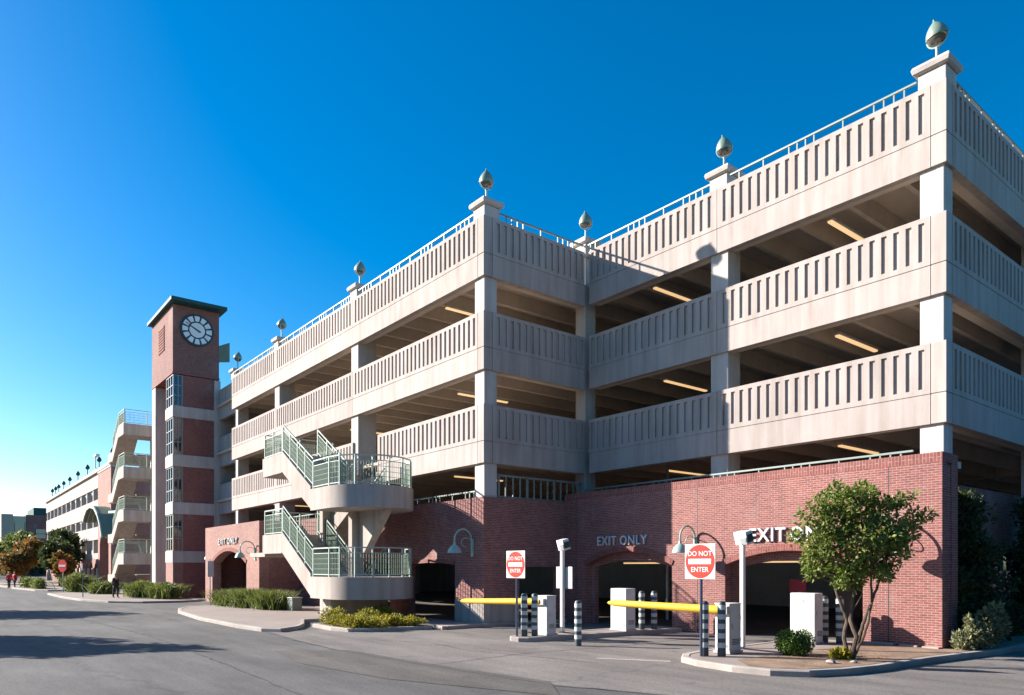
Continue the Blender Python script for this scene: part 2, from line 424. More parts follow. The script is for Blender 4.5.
# ================================================================== GARAGE
XI, YW = -12.8, -4.88            # inner corner / wing front
LV = [(5.68, 6.44, 7.73), (8.93, 9.70, 10.96), (12.18, 12.96, 14.26)]
G = thing('parking_garage', 'four storey parking garage with slotted concrete parapets over red brick base', 'building')
FM, FR, FS, FW = axis_map('x', 0), axis_map('y', XI), axis_map('y', 0), axis_map('x', YW)
for z0, zj, z1 in LV:
    for F, runs in ((FM, [(-6.75, -.375, .12, .06), (-12.58, -6.77, .02, .12)]),
                    (FR, [(-4.505, -.02, .1, .02)]),
                    (FS, [(.375, 7.95, .06, .12), (7.97, 15.5, .12, .12), (15.52, 23.1, .12, .12), (23.12, 33.8, .12, .12)]),
                    (FW, [(-20.5 if z0 < 6 else -22.85, -13.175, .12, .06), (-32.46, -22.87, .12, .12), (-40.1, -32.48, .12, .12)])):
        for a, b, m0, m1 in runs:
            mb = MB(); panel(mb, F, a, b, z0, z1, zj, m0=m0, m1=m1); mb.build('spandrel_panel', 'conc', G)
    for cx, cy in ((0, 0), (XI, YW)):
        mb = MB(); a, b = cx - .36, cy + .36
        mb.box(a, cx, cy, b, z0, zj - .011); mb.box(a + .02, cx - .02, cy + .02, b - .02, zj - .011, zj + .011); mb.box(a, cx, cy, b, zj + .011, z1)
        mb.build('corner_block', 'conc', G, bev=.012)
    # set back link to the clock tower
    mb = MB(); panel(mb, axis_map('x', -4.45), -44.3, -40.12, z0, z1, zj, slots=False); mb.build('spandrel_panel', 'conc', G)
    # ledger beams behind the panels, deck slab, double tee stems
    mb = MB()
    mb.box(-12.5, -.25, .225, .5, z0 + .03, z0 + .34); mb.box(XI - .5, XI - .225, -4.6, -.05, z0 + .03, z0 + .34)
    mb.box(-40.1, -13.4, YW + .225, YW + .5, z0 + .03, z0 + .34); mb.box(-.5, -.225, .55, 33.7, z0 + .03, z0 + .34)
    mb.build('ledger_beam', 'deck', G)
    zd = z0 + .96
    mb = MB(); mb.box(-44.2, -13.03, YW + .24, 34, zd - .14, zd); mb.box(-13.03, -.23, .24, 34, zd - .14, zd)
    mb.build('deck_slab', 'deck', G)
    mb = MB()
    x = -1.35
    while x > -43.5:
        ya = .52 if x > -12.9 else YW + .52
        for y0, y1 in ((ya, 17.0), (17.6, 33.5)):
            mb.add([(x - .11, y0, zd - .15), (x + .11, y0, zd - .15), (x + .07, y0, zd - .68), (x - .07, y0, zd - .68),
                    (x - .11, y1, zd - .15), (x + .11, y1, zd - .15), (x + .07, y1, zd - .68), (x - .07, y1, zd - .68)],
                   [(0, 1, 2, 3), (7, 6, 5, 4), (0, 4, 5, 1), (1, 5, 6, 2), (2, 6, 7, 3), (3, 7, 4, 0)])
        x -= 1.55 if True else 0
    mb.build('ceiling_rib', 'deck', G).__setitem__('kind', 'stuff')
    mb = MB(); mb.box(-44, -.5, 17.02, 17.58, zd - .6, zd + .75); mb.build('ramp_wall', 'deck', G)
# outer walls at the back and far side
for z0, zj, z1 in LV: MB().box(-44.2, -.02, 34.02, 34.3, z0, z1).build('spandrel_panel', 'conc', G)
MB().box(-44.2, -.02, 34.02, 34.3, 0, 3.2).build('rear_wall', 'conc', G)
mb = MB(); mb.box(-44.5, -44.22, -4.4, 34, 0, 13.9); mb.build('end_wall', 'conc', G)
cols = [(-.66, -.09, .09, .64), (-7.06, -6.40, .09, .76), (XI - .64, XI - .09, .09, .66), (XI - .66, XI - .09, YW + .09, YW + .64),
        (-23.2, -22.5, YW + .09, YW + 1.0), (-32.8, -32.1, YW + .09, YW + 1.0), (-40.75, -40.15, YW + .4, YW + 1.1),
        (-.64, -.09, 7.63, 8.29), (-.64, -.09, 15.2, 15.8), (-.64, -.09, 22.8, 23.4)]
for i, (a, b, c, d) in enumerate(cols): MB().box(a, b, c, d, 4.52 if i == 0 else .004, 14.1).build('column', 'conc_joint', G, bev=.02)
for xx in (-7, -14, -23, -32, -41):
    for yy in (9.2, 17.3, 25.5): MB().box(xx - .3, xx + .3, yy - .3, yy + .3, .004, 13).build('column', 'deck', G)
# roof pedestals with caps
peds = [(-.36, .38), (-6.73, .36), (XI - .34, .36), (XI - .36, YW + .38), (-22.86, YW + .36), (-32.47, YW + .36), (-40.5, YW + .5), (-.36, 7.96)]
for x, y in peds:
    mb = MB(); mb.box(x - .33, x + .33, y - .33, y + .33, 14.2, 14.66)
    p = mb.build('roof_pedestal', 'conc_joint', G, bev=.015)
    mb = MB().lathe([(.37 * 1.414, 14.662), (.43 * 1.414, 14.70), (.46 * 1.414, 14.80), (.43 * 1.414, 14.88)], 4)
    mb.xf(Matrix.Translation((x, y, 0)) @ Matrix.Rotation(PI / 4, 4, 'Z')); mb.build('cap', 'conc_joint', p, bev=.015)
# guard rails
def guard(mb, p0, p1, ztop, zbot, step=.34, w=.05):
    a, b = Vector(p0), Vector(p1); Ln = (b - a).length; d = (b - a) / Ln
    mb.bar((*p0, ztop), (*p1, ztop), w + .015, w)
    mb.bar((*p0, zbot + .05), (*p1, zbot + .05), w * .6)
    k = 0; t = .3
    while t < Ln - .1:
        q = a + d * t; mb.bar((q.x, q.y, zbot), (q.x, q.y, ztop), w * .7)
        k += 1; t += .26 if k % 5 in (1, 2, 3) else .85
for p0, p1 in (((-.75, .12), (-6.35, .12)), ((-7.1, .12), (-12.75, .12)), ((-12.92, -4.1), (-12.92, .0)), ((-13.55, YW + .12), (-22.5, YW + .12)),
               ((-23.2, YW + .12), (-32.1, YW + .12)), ((-32.85, YW + .12), (-40.2, YW + .12)), ((-.12, .75), (-.12, 7.6)), ((-.12, 8.3), (-.12, 20))):
    mb = MB(); guard(mb, p0, p1, 14.56, 14.2); mb.build('roof_guard_rail', 'rail', G)
for p0, p1, zt, zb in (((-.7, -.2), (-12.7, -.2), 5.02, 4.7), ((-13.1, YW + .2), (-38, YW + .2), 4.75, 4.4)):
    mb = MB(); guard(mb, p0, p1, zt, zb); mb.build('low_guard_rail', 'rail', G)
mb = MB(); mb.bar((XI - .12, -4.25, 5.3), (XI - .12, -.1, 5.3), .07); mb.bar((XI - .12, -4.25, 4.55), (XI - .12, -.1, 4.55), .05)
for i in range(13): mb.bar((XI - .12, -4.15 + i * .33, 4.5), (XI - .12, -4.15 + i * .33, 5.3), .045 if i % 4 else .07)
mb.build('low_guard_rail', 'rail', G)

# brick base: main front with two exit arches (outer and inner order)
YB = -1.06
A1, A2 = (-11.68, -7.72, 2.12, 2.60), (-5.71, -1.57, 2.12, 2.52)
mb = MB(); arch_wall(mb, axis_map('x', YB), XI - .02, .3, 0, 4.56, [A1, A2], .3); mb.build('brick_wall', 'brick', G)
mb = MB(); arch_wall(mb, axis_map('x', YB + .302), XI - .02, .28, 0, 4.5, [(A1[0] + .12, A1[1] - .12, 2.02, 2.3), (A2[0] + .12, A2[1] - .12, 2.02, 2.28)], .24); mb.build('brick_inner_order', 'brick', G)
mb = MB(); mb.box(XI - .02, .303, YB - .003, YB + .56, 4.562, 4.80); mb.build('brick_coping', 'soldier', G)
mb = MB(); mb.box(XI + .02, .25, YB + .562, .22, 4.5, 4.66); mb.build('ledge_slab', 'deck', G)
for a in (A1, A2):
    mb = MB(); arch_ring(mb, axis_map('x', YB), *a, .17, .035, .02); mb.build('brick_arch_trim', 'arch', G)
MB().box(-.35, .297, YB + .563, -.12, 0, 4.797).build('brick_pier', 'brick', G)
for x in (-6.72, -.93, -12.2): MB().box(x - .011, x + .011, YB - .002, YB + .1, 0 if x > -12 else .1, 4.56).build('movement_joint', 'black', G)
# return of the wing, brick over a concrete plinth, with a side door
FRb = axis_map('y', XI)
mb = MB(); arch_wall(mb, FRb, YW, YB - .002, .86, 4.5, [], .3); 
mb = MB(); arch_wall(mb, FRb, YW + .3, YB - .002, 0, 4.5, [(-3.3, -1.4, 2.06, 2.08)], .3); mb.build('brick_wall', 'brick', G)
mb = MB(); mb.box(XI - .28, XI + .03, YW + .31, -3.32, 0, .86); mb.build('concrete_plinth', 'stairc', G, bev=.01)
# wing front
WD = (-17.86, -14.58, 2.14, 2.22)
mb = MB(); arch_wall(mb, axis_map('x', YW), -40.1, XI, 0, 4.5, [(-26.6, -25.7, 2.1, 2.12), (-22.3, -19.4, 2.15, 2.4), WD], .3); mb.build('brick_wall', 'brick', G)
mb = MB(); mb.box(-14.56, XI + .03, YW - .03, YW + .29, 0, .86); mb.build('concrete_plinth', 'stairc', G, bev=.01)
mb = MB(); arch_ring(mb, axis_map('x', YW), *WD, .14, .03, .02); mb.build('brick_arch_trim', 'arch', G)
for wd, dx in (('EXIT', -.66), ('ONLY', .58)):
    text_mesh(wd, .46, .03, 'letter', G, at(-9.92 + dx, YB - .05, 2.83) @ Matrix.Scale(.92, 4, (1, 0, 0)), label='pale %s letters over the shaded arch' % wd, spacing=1.12)
    text_mesh(wd, .54, .03, 'letter', G, at(-3.50 + dx * 1.17, YB - .05, 2.80) @ Matrix.Scale(.97, 4, (1, 0, 0)), label='pale %s letters on the sunlit brick' % wd, spacing=1.12)
    text_mesh(wd, .46, .03, 'grey', G, at(-33.9 + dx * 1.45, -7.05, 3.34) @ Matrix.Scale(1.25, 4, (1, 0, 0)), label='faint grey %s letters over the far arch' % wd, spacing=1.2)
# recessed brick wall and window on the side street
FSb = axis_map('y', -1.0)
mb = MB(); arch_wall(mb, FSb, -.46, 33.5, 0, 4.45, [(6.0, 9.2, 2.2, 2.55)], .3); mb.build('brick_wall', 'brick', G)
mb = MB(); mb.box(-1.25, -1.2, 6.0, 9.2, 0, 2.6); mb.build('window_glass', 'glass', G)
mb = MB()
for y in (6.02, 6.8, 7.6, 8.4, 9.18): mb.box(-1.2, -1.12, y - .03, y + .03, 1.9, 2.5)
mb.box(-1.2, -1.1, 6.0, 9.2, 1.86, 1.93); mb.build('window_frame', 'mull', G)
# interior walls on the ground storey keep the arches dark
mb = MB(); mb.box(-44, -1.4, 15.0, 15.3, 0, 4.4); mb.build('interior_wall', 'deck', G)
for x in (-8.3, -10.9): MB().tube([(x, 2.6, 0), (x, 2.6, 6)], .06).build('interior_pipe', 'grey', G)
# brick entrance block in front of the wing
EB = (-36.9, -30.9, 2.25, 2.95)
mb = MB(); arch_wall(mb, axis_map('x', -7.0), -38.3, -29.0, 0, 4.4, [EB], .5)
mb.build('brick_entrance', 'brick_pale', G)
mb = MB(); mb.box(-29.4, -29.0, -6.5, YW - .002, 0, 4.398); mb.box(-38.3, -37.9, -6.5, YW - .002, 0, 4.398); mb.box(-37.9, -29.4, -6.5, YW - .002, 4.1, 4.39)
mb.build('brick_entrance_side', 'brick', G)
mb = MB(); arch_ring(mb, axis_map('x', -7.0), *EB, .2, .04, .02); mb.build('brick_arch_trim', 'arch', G)
mb = MB(); mb.box(-30.6, -29.5, -6.4, -4.9, 0, .05)
# grey utility pipes / louvre box of the roof near the tower

# ------------------------------------------------------------------ ceiling tube lights
T0 = thing('tube_light', '', 'ceiling light', (0, 0, 0), 'tube lights under the garage ceilings')
MB().box(-.09, .09, -1.3, 1.3, .03, .10).build('housing', 'white', T0)
MB().box(-.065, .065, -1.27, 1.27, -.02, .03).build('diffuser', 'tube', T0)
lights = [(-3.65, 2.5, 12.40, 'tube light under the roof deck in the bay at the near corner'),
          (-10.3, 2.4, 12.40, 'tube light under the roof deck in the shaded bay by the inner corner'),
          (-3.78, 3.2, 9.15, 'tube light seen over the middle parapet in the bay at the near corner'),
          (-10.55, 3.3, 9.15, 'tube light seen over the middle parapet in the shaded bay'),
          (-4.1, 4.0, 5.90, 'tube light above the sunlit brick wall in the near bay'),
          (-11.3, 4.4, 5.90, 'tube light above the shaded brick wall beside the inner corner'),
          (-16.85, -2.5, 12.40, 'tube light under the roof deck just left of the wing corner column'),
          (-17.15, -1.7, 9.15, 'tube light seen on both sides of the wing corner column, middle opening'),
          (-18.15, -1.2, 5.90, 'tube light seen on both sides of the wing corner column, lowest opening'),
          (-26.5, -1.7, 12.40, 'tube light under the roof deck left of the column above the staircase'),
          (-27, -1.7, 9.15, 'tube light in the middle opening left of the column above the staircase'),
          (-36.5, -2.2, 9.15, 'tube light in the far middle opening nearest the clock tower'),
          (-36.5, -2.2, 5.90, 'tube light low over the pink brick entrance block')]
for i, (x, y, z, lb) in enumerate(lights):
    if i == 0: T0.location = (x, y, z); T0['label'] = lb
    else: copy_tree(T0, (x, y, z), lb)
copy_tree(T0, (-10.3, .9, 2.2), 'tube light glowing inside the shaded EXIT ONLY arch', PI / 2)
copy_tree(T0, (-5.0, 1.4, 2.22), 'tube light glowing inside the sunlit EXIT ONLY arch', PI / 2)

# ------------------------------------------------------------------ roof lamps (acorn domes on a yoke)
A0 = thing('roof_lamp', '', 'lamp', (0, 0, 0), 'acorn lamps on the garage parapet')
MB().lathe([(.09, 0), (.09, .03), (.045, .05), (.04, .48), (.055, .49), (.055, .52), (.03, .54)], 14).build('stem', 'verdigris', A0, True)
TL = Matrix.Translation((0, 0, .84)) @ Matrix.Rotation(.20, 4, 'X') @ Matrix.Rotation(-.14, 4, 'Y') @ Matrix.Translation((0, 0, -.62))
MB().tube([(.27 * math.cos(t), 0, .80 + .27 * math.sin(t)) for t in np.linspace(PI, 2 * PI, 14)], .02, 6).build('yoke', 'verdigris', A0, True)
MB().lathe([(.285, .57), (.29, .61), (.27, .70), (.22, .80), (.15, .89), (.07, .96), (.03, 1.0), (.022, 1.05), (.001, 1.07)], 24).xf(TL).build('dome', 'patina', A0, True)
MB().lathe([(.27, .569), (.26, .52), (.21, .44), (.13, .39), (.001, .375)], 24).xf(TL).build('glass_bowl', 'lens', A0, True)
lamps = [(peds[0], 'acorn lamp on the pedestal at the near roof corner, largest of all'), (peds[1], 'acorn lamp on the pedestal halfway along the right-hand facade'),
         (peds[2], 'acorn lamp with a golden gleam at the inner corner of the roofline'), (peds[3], 'acorn lamp on the pedestal at the projecting wing corner'),
         (peds[4], 'acorn lamp on the pedestal first left of the wing corner'), (peds[5], 'acorn lamp on the pedestal second left of the wing corner'),
         (peds[6], 'acorn lamp on the parapet right beside the clock tower')]
for i, ((x, y), lb) in enumerate(lamps):
    if i == 0: A0.location = (x, y, 14.878); A0['label'] = lb; A0.scale = (.92, .92, .95)
    else: copy_tree(A0, (x, y, 14.878), lb, i * .5)

# ------------------------------------------------------------------ gooseneck wall lamps
W0 = thing('wall_lamp', '', 'wall lamp', (0, 0, 0), 'gooseneck lamps on the brick walls')
MB().box(-.07, .07, -.05, -.002, -.35, .28).build('back_plate', 'verdigris', W0, bev=.01)
arcp = [(0, -.06, -.2), (0, -.06, .2)] + [(0, -.06 - .36 + .36 * math.cos(t), .25 + .36 * math.sin(t)) for t in np.linspace(0, PI, 14)] + [(0, -.78, .2), (0, -.78, .1)]
MB().tube(arcp, .03, 8).build('gooseneck', 'verdigris', W0, True)
MB().tube([(0, -.06, -.05)] + [(0, -.06 - .22 + .22 * math.cos(t), .15 + .16 * math.sin(t)) for t in np.linspace(0, PI * 1.5, 12)], .014, 6).build('scroll', 'verdigris', W0, True)
MB().lathe([(.04, .14), (.055, .06), (.12, .02), (.20, -.07), (.24, -.18), (.25, -.22), (.235, -.22), (.20, -.10), (.06, -.01)], 20, (0, -.78, 0)).build('dome_shade', 'verdigris', W0, True)
wl = [((-13.45, YW, 2.77), 0, 'verdigris gooseneck lamp on the shaded wall left of the wing corner'), ((-6.78, YB, 2.72), 0, 'verdigris gooseneck lamp between the two EXIT ONLY arches'),
      ((-.78, YB, 2.72), 0, 'gooseneck lamp behind the tree, its shadow on the corner brick'), ((-29.5, -7.0, 2.75), 0, 'gooseneck lamp right of the far pink entrance arch'),
      ((-38.3, -6.6, 2.75), -PI / 2, 'gooseneck lamp in front of the tower, left end of the pink entrance block')]
for i, (p, rz, lb) in enumerate(wl):
    if i == 0: W0.location = p; W0['label'] = lb
    else: copy_tree(W0, p, lb, rz)

# ================================================================== CLOCK TOWER
K = thing('clock_tower', 'slender brick clock tower with dark green roof and round clock', 'clock tower', (-47.3, -5.9, 0))
tx0, tx1, ty0, ty1 = -50.3, -44.35, -7.4, -4.42
MB().box(tx0, tx1, ty0, ty1, 15.13, 19.62).build('belfry', 'brick_tower', K)
MB().box(tx0 - .03, tx1 + .03, ty0 - .03, ty1 + .03, 15.0, 15.128).build('string_course', 'brick_dark', K)
mb = MB(); mb.prism([(tx0 - .2, ty0 - .3, 19.64), (tx1 + .85, ty0 - .3, 19.64), (tx1 + .85, ty1 + .3, 19.64), (tx0 - .2, ty1 + .3, 19.64)], (0, 0, .22))
mb.add([(tx0 - .2, ty0 - .3, 19.862), (tx1 + .85, ty0 - .3, 19.862), (tx1 + .85, ty1 + .3, 19.862), (tx0 - .2, ty1 + .3, 19.862), (-48.6, -5.9, 20.05), (-46.0, -5.9, 20.05)],
       [(0, 1, 5, 4), (1, 2, 5), (2, 3, 4, 5), (3, 0, 4), (3, 2, 1, 0)])
mb.build('roof', 'roof', K)
lv = MB(); lv.box(-48.2, -46.5, ty0 - .02, ty0 - .002, 17.0, 18.8)
for i in range(9): lv.box(-48.15, -46.55, ty0 - .06, ty0 - .02, 17.05 + i * .195, 17.15 + i * .195)
lv.build('louvre', 'brick_dark', K)
MB().box(-50.3, -49.25, ty0, ty1, 0, 14.98).build('corner_pier', 'conc_joint', K, bev=.02)
MB().box(-49.24, -46.3, -6.3, ty1, 0, 14.97).build('recess_wall', 'brick_dark', K)
MB().box(-46.29, -44.4, -6.75, ty1 + .05, 0, 14.96).build('brick_shaft', 'brick_dark', K)
MB().box(-46.25, -44.36, ty0 + .01, -6.752, 0, 2.34).build('pier_base', 'brick_pale', K)
MB().box(-44.43, -44.25, -4.75, -4.35, 0, 14.9).build('corner_strip', 'conc_joint', K)
bands = [(2.35, 3.13), (5.6, 6.4), (8.8, 9.6), (12.1, 12.85)]
for a, b in bands: MB().box(-46.3, -44.32, ty0 - .02, ty1 + .02, a, b).build('concrete_band', 'conc_joint', K, bev=.015)
wins = [(3.14, 5.59), (6.41, 8.79), (9.61, 12.09), (12.86, 14.95)]
for a, b in wins:
    w = MB().box(-46.2, -44.46, ty0 + .08, -6.76, a, b).build('window', 'glass', K)
    mb = MB()
    for x in (-46.22, -45.66, -45.06, -44.44): mb.box(x - .035, x + .035, ty0 + .03, ty0 + .1, a, b)
    for y in (-7.05,): mb.box(-44.48, -44.42, y - .03, y + .03, a, b)
    mb.box(-44.5, -44.40, -6.84, -6.76, a, b)
    for i in range(4):
        z = a + .03 + (b - a - .06) * i / 3; mb.box(-46.2, -44.5, ty0 + .035, ty0 + .09, z - .03, z + .03); mb.box(-44.49, -44.43, ty0 + .1, -6.8, z - .028, z + .028)
    mb.build('frame', 'mull', w)
MB().prism([(-46.5, ty1 + .05, 16.7), (-46.5, ty1 + .05, 17.7), (-46.5, ty1 + 1.35, 18.35), (-46.5, ty1 + 1.35, 16.95)], (.1, 0, 0)).build('side_panel', 'canopy', K)
# clock
def disc(mb, c, r, x0, x1, n=40):
    mb.prism([(x0, c[0] + r * math.cos(2 * PI * k / n), c[1] + r * math.sin(2 * PI * k / n)) for k in range(n)], (x1 - x0, 0, 0)); return mb
cc = (-5.88, 18.12)
ck = disc(MB(), cc, 1.08, tx1 + .002, tx1 + .10).build('clock', 'clockdark', K)
mb = MB()
for k in range(12):
    t0, t1 = 2 * PI * (k - .36) / 12, 2 * PI * (k + .36) / 12
    q = [(r * math.sin(t), r * math.cos(t)) for r, t in ((.60, t0), (.95, t0), (.95, (t0 + t1) / 2), (.95, t1), (.60, t1))]
    mb.prism([(tx1 + .101, cc[0] + a, cc[1] + b) for a, b in q], (.012, 0, 0))
disc(mb, cc, .50, tx1 + .101, tx1 + .113)
mb.build('dial', 'clockface', ck)
mb = MB()
for ang, ln, w in ((-60, .86, .075), (-62, .55, .11)):
    a = math.radians(ang); d = Vector((0, math.sin(a), math.cos(a)))
    mb.bar(Vector((tx1 + .13, *cc)) - d * .22, Vector((tx1 + .13, *cc)) + d * ln, .02, w) if False else mb.prism(
        [tuple(Vector((tx1 + .118 + (.012 if ln < .6 else 0), *cc)) + d * s + Vector((0, math.cos(a), -math.sin(a))) * e) for s, e in ((-.24, -w / 2), (ln, -w / 3), (ln, w / 3), (-.24, w / 2))], (.01, 0, 0))
mb.build('hands', 'black', ck)

# ================================================================== STAIRCASES
POSTS = set()
def rail_run(par, p0, p1, h=1.05, div=1, screen=True):
    """handrail with posts and mesh screens between p0 and p1 (points at the foot)"""
    p0, p1 = Vector(p0), Vector(p1); up = Vector((0, 0, h))
    mb = MB()
    for i in range(div + 1):
        q = p0.lerp(p1, i / div); key = (round(q.x / .2), round(q.y / .2), round(q.z / .3))
        if key in POSTS: continue
        POSTS.add(key); mb.bar(q - Vector((0, 0, .12)), q + up * 1.01, .05)
    mb.bar(p0 + up, p1 + up, .05, .045); mb.bar(p0 + up * .82, p1 + up * .82, .025); mb.bar(p0 + up * .08, p1 + up * .08, .035)
    r = mb.build('railing', 'green_metal', par)
    if screen:
        for i in range(div):
            a, b = p0.lerp(p1, (i + .04) / div), p0.lerp(p1, (i + .96) / div)
            n = (b - a).cross(up).normalized() * .008
            mb = MB(); k = max(3, int((b - a).length / .085))
            for q in range(k + 1): c = a.lerp(b, q / k); mb.bar(c + up * .1, c + up * .81, .018)
            for q in range(1, 4): mb.bar(a + up * (.1 + .177 * q), b + up * (.1 + .177 * q), .014)
            mb.build('mesh_infill', 'infill', r)

def flight(mb, xa, za, xb, zb, y0, y1, th=.2):
    """stepped run from low (xa,za) to high (xb,zb)"""
    n = 10; dx, dz = (xb - xa) / n, (zb - za) / n
    top = [(xa, za)]
    for i in range(n): top += [(xa + dx * i, za + dz * (i + 1)), (xa + dx * (i + 1), za + dz * (i + 1))]
    prof = top + [(xb, zb - th - .1), (xa, za - th - .1)]
    mb.prism([(x, y0, z) for x, z in prof], (0, y1 - y0, 0))
def stringer(mb, xa, za, xb, zb, y0, y1, up=.12, dn=.72):
    mb.prism([(xa, y0, za - dn), (xa, y0, za + up), (xb, y0, zb + up), (xb, y0, zb - dn)], (0, y1 - y0, 0))

SP = thing('exterior_staircase', 'two level concrete staircase with curved landings and pale green railings', 'staircase', (-19, -7, 0))
yo, yi = -8.7, -5.4; ym = (yo + yi) / 2; R0 = (yi - yo) / 2; cx = -17.1
for zt in (1.70, 4.98):
    arcs = [(cx + R0 * math.cos(t), ym + R0 * math.sin(t)) for t in np.linspace(-PI / 2, PI / 2, 40)]
    out = [(-18.6, yo)] + arcs + [(-18.6, yi)]
    ld = MB().slab(out, zt - .80, zt).build('landing', 'stairc', SP, True)
    # railing round the curved edge
    ins = [(-18.5, yo + .08)] + [(cx + (R0 - .08) * math.cos(t), ym + (R0 - .08) * math.sin(t)) for t in np.linspace(-PI / 2, PI / 2, 9)]
    for a, b in zip(ins[:-1], ins[1:]): rail_run(SP, (*a, zt), (*b, zt))
    # outer flight up to the small landing
    zs = zt + 1.70
    mb = MB(); flight(mb, -18.6, zt, -21.5, zs, yo + .16, -7.2); mb.build('flight', 'stairc', SP)
    mb = MB(); stringer(mb, -18.6, zt, -21.5, zs, yo, yo + .15); mb.build('stringer', 'stairc', SP)
    mb = MB(); stringer(mb, -18.6, zt, -21.5, zs, -7.19, -7.09, .1, .3); mb.build('stringer', 'stairc', SP)
    MB().box(-23.7, -21.502, yo, yi, zs - .78, zs + .02).build('landing', 'stairc', SP, bev=.01)
    rail_run(SP, (-18.5, yo + .08, zt + .1), (-21.5, yo + .08, zs + .1), div=4)
    rail_run(SP, (-18.7, -7.14, zt + .1), (-21.5, -7.14, zs + .1), div=3)
    rail_run(SP, (-21.6, yo + .08, zs), (-23.6, yo + .08, zs), div=2)
    rail_run(SP, (-23.6, yo + .08, zs), (-23.6, yi - .1, zs), div=2)
    # inner flight from below up to this landing
    zb = 0 if zt < 2 else 3.42
    mb = MB(); flight(mb, -21.5, zb, -18.6, zt, -6.85, yi - .16); mb.build('flight', 'stairc', SP)
    for a, b in ((-6.96, -6.86), (yi - .15, yi)):
        mb = MB(); stringer(mb, -21.5, zb, -18.6, zt, a, b, .1, .3 if zb == 0 else .55); mb.build('stringer', 'stairc', SP)
    rail_run(SP, (-21.5, -6.91, zb + .1), (-18.7, -6.91, zt + .1), div=3)
    rail_run(SP, (-21.5, yi - .07, zb + .1), (-18.7, yi - .07, zt + .1), div=3)
MB().box(-18.35, -18.03, -7.28, -6.78, 0, 4.2).build('support_pier', 'stairc', SP, bev=.02)
MB().box(-21.0, -20.7, -7.28, -6.78, 0, 6.3).build('support_pier', 'stairc', SP, bev=.02)
MB().box(-18.4, -17.7, -8.3, -5.9, 0, .9).build('support_pier', 'stairc', SP, bev=.02)
mb = MB(); mb.prism([(-18.0, -7.0, 2.6), (-18.0, -7.0, 4.19), (-15.9, -7.0, 4.19), (-17.6, -7.0, 2.6)], (0, .3, 0)); mb.build('bracket', 'stairc', SP)
MB().box(-25.6, -23.71, yo + .1, -7.0, 2.5, 2.68).build('canopy_slab', 'stairc', SP, bev=.01)
# far stair tower, rectangular landings
SF = thing('stair_tower', 'tall open concrete stair tower left of the clock tower', 'staircase', (-55, -7, 0))
lt = [3.1, 6.35, 9.6, 12.85]
for zt in lt:
    MB().box(-55.0, -52.9, -8.8, -5.6, zt - .85, zt).build('landing', 'stairc', SF, bev=.015)
    zb = zt - 1.65
    MB().box(-59.2, -57.5, -8.8, -5.6, zb - .7, zb).build('landing', 'stairc', SF)
    mb = MB(); flight(mb, -57.5, zb, -55.0, zt, -8.64, -7.3); mb.build('flight', 'stairc', SF)
    mb = MB(); stringer(mb, -57.5, zb, -55.0, zt, -8.8, -8.65, .0, .85); mb.build('stringer', 'stairc', SF)
    mb = MB(); flight(mb, -55.0, zb - 1.6, -57.5, zb, -7.1, -5.7); mb.build('flight', 'stairc', SF)
    rail_run(SF, (-52.98, -8.7, zt), (-52.98, -5.7, zt), div=2); rail_run(SF, (-55, -8.72, zt), (-53.0, -8.72, zt), div=1)
    rail_run(SF, (-57.5, -8.72, zb), (-55.05, -8.72, zt), div=2)
MB().box(-53.3, -52.95, -6.9, -6.5, 0, 12).build('support_pier', 'stairc', SF)
MB().box(-57.2, -53.4, -5.5, -5.2, 0, 13.2).build('rear_wall', 'brick_pale', SF)

# ================================================================== BARRIERS, CABINETS, BOLLARDS, SIGNS
KZ = .13
def cabinet_bits(t, x0, x1, y0, y1, top):
    d = MB().box(x1 - .002, x1 + .012, y0 + .04, y1 - .04, KZ + .12, top - .1).build('service_door', 'white', t, bev=.004)
    MB().box(x1 + .0125, x1 + .03, y0 + .07, y0 + .10, top - .55, top - .43).build('handle', 'grey', d)
    for k in range(4): MB().box(x1 + .0125, x1 + .016, y0 + .08, y1 - .08, KZ + .2 + k * .035, KZ + .215 + k * .035).build('vent_slot', 'black', d)
    for q in (KZ + .3, top - .3): MB().tube([(x1 + .01, y1 - .035, q - .04), (x1 + .01, y1 - .035, q + .04)], .011, 6).build('hinge', 'grey', d)
    w = x1 - x0
    MB().box(x0 + .06, x1 - .06, y0 - .009, y0 - .001, KZ + .14, KZ + .20).build('front_label', 'grey', t)
def barrier(x0, x1, y0, y1, top, armend, pivot, label):
    t = thing('barrier_gate', label, 'barrier gate', ((x0 + x1) / 2, (y0 + y1) / 2, KZ), 'barrier gates on the exit islands')
    MB().box(x0, x1, y0, y1, KZ, top).build('cabinet', 'white', t, bev=.015)
    MB().box(x0 - .012, x1 + .012, y0 - .012, y1 + .012, top + .001, top + .03).build('lid', 'white', t, bev=.008)
    MB().box(x0 - .03, x1 + .03, y0 - .03, y1 + .03, KZ, KZ + .06).build('base_plate', 'grey', t)
    mb = MB(); a, b = Vector(pivot), Vector(armend); d = (b - a).normalized()
    mb.tube([a + d * .0, a + d * .1, b - d * .15, b], [.075, .10, .08, .055], 14); mb.build('arm', 'yellow', t, True)
    mb = MB(); mb.box(pivot[0] - .16, pivot[0] + .16, y0 - .09, y0 - .002, pivot[2] - .09, pivot[2] + .09); mb.build('arm_clamp', 'grey', t, bev=.01)
    mb = MB(); mb.tube([b - d * .02, b + d * .08], [.062, .03], 12); mb.build('arm_tip', 'yellow', t, True)
    cabinet_bits(t, x0, x1, y0, y1, top)
    return t
barrier(-8.38, -7.95, -6.25, -5.9, 1.22, (-12.0, -6.32, .96), (-8.16, -6.3, 1.08), 'white barrier cabinet with its yellow arm reaching left across the side lane')
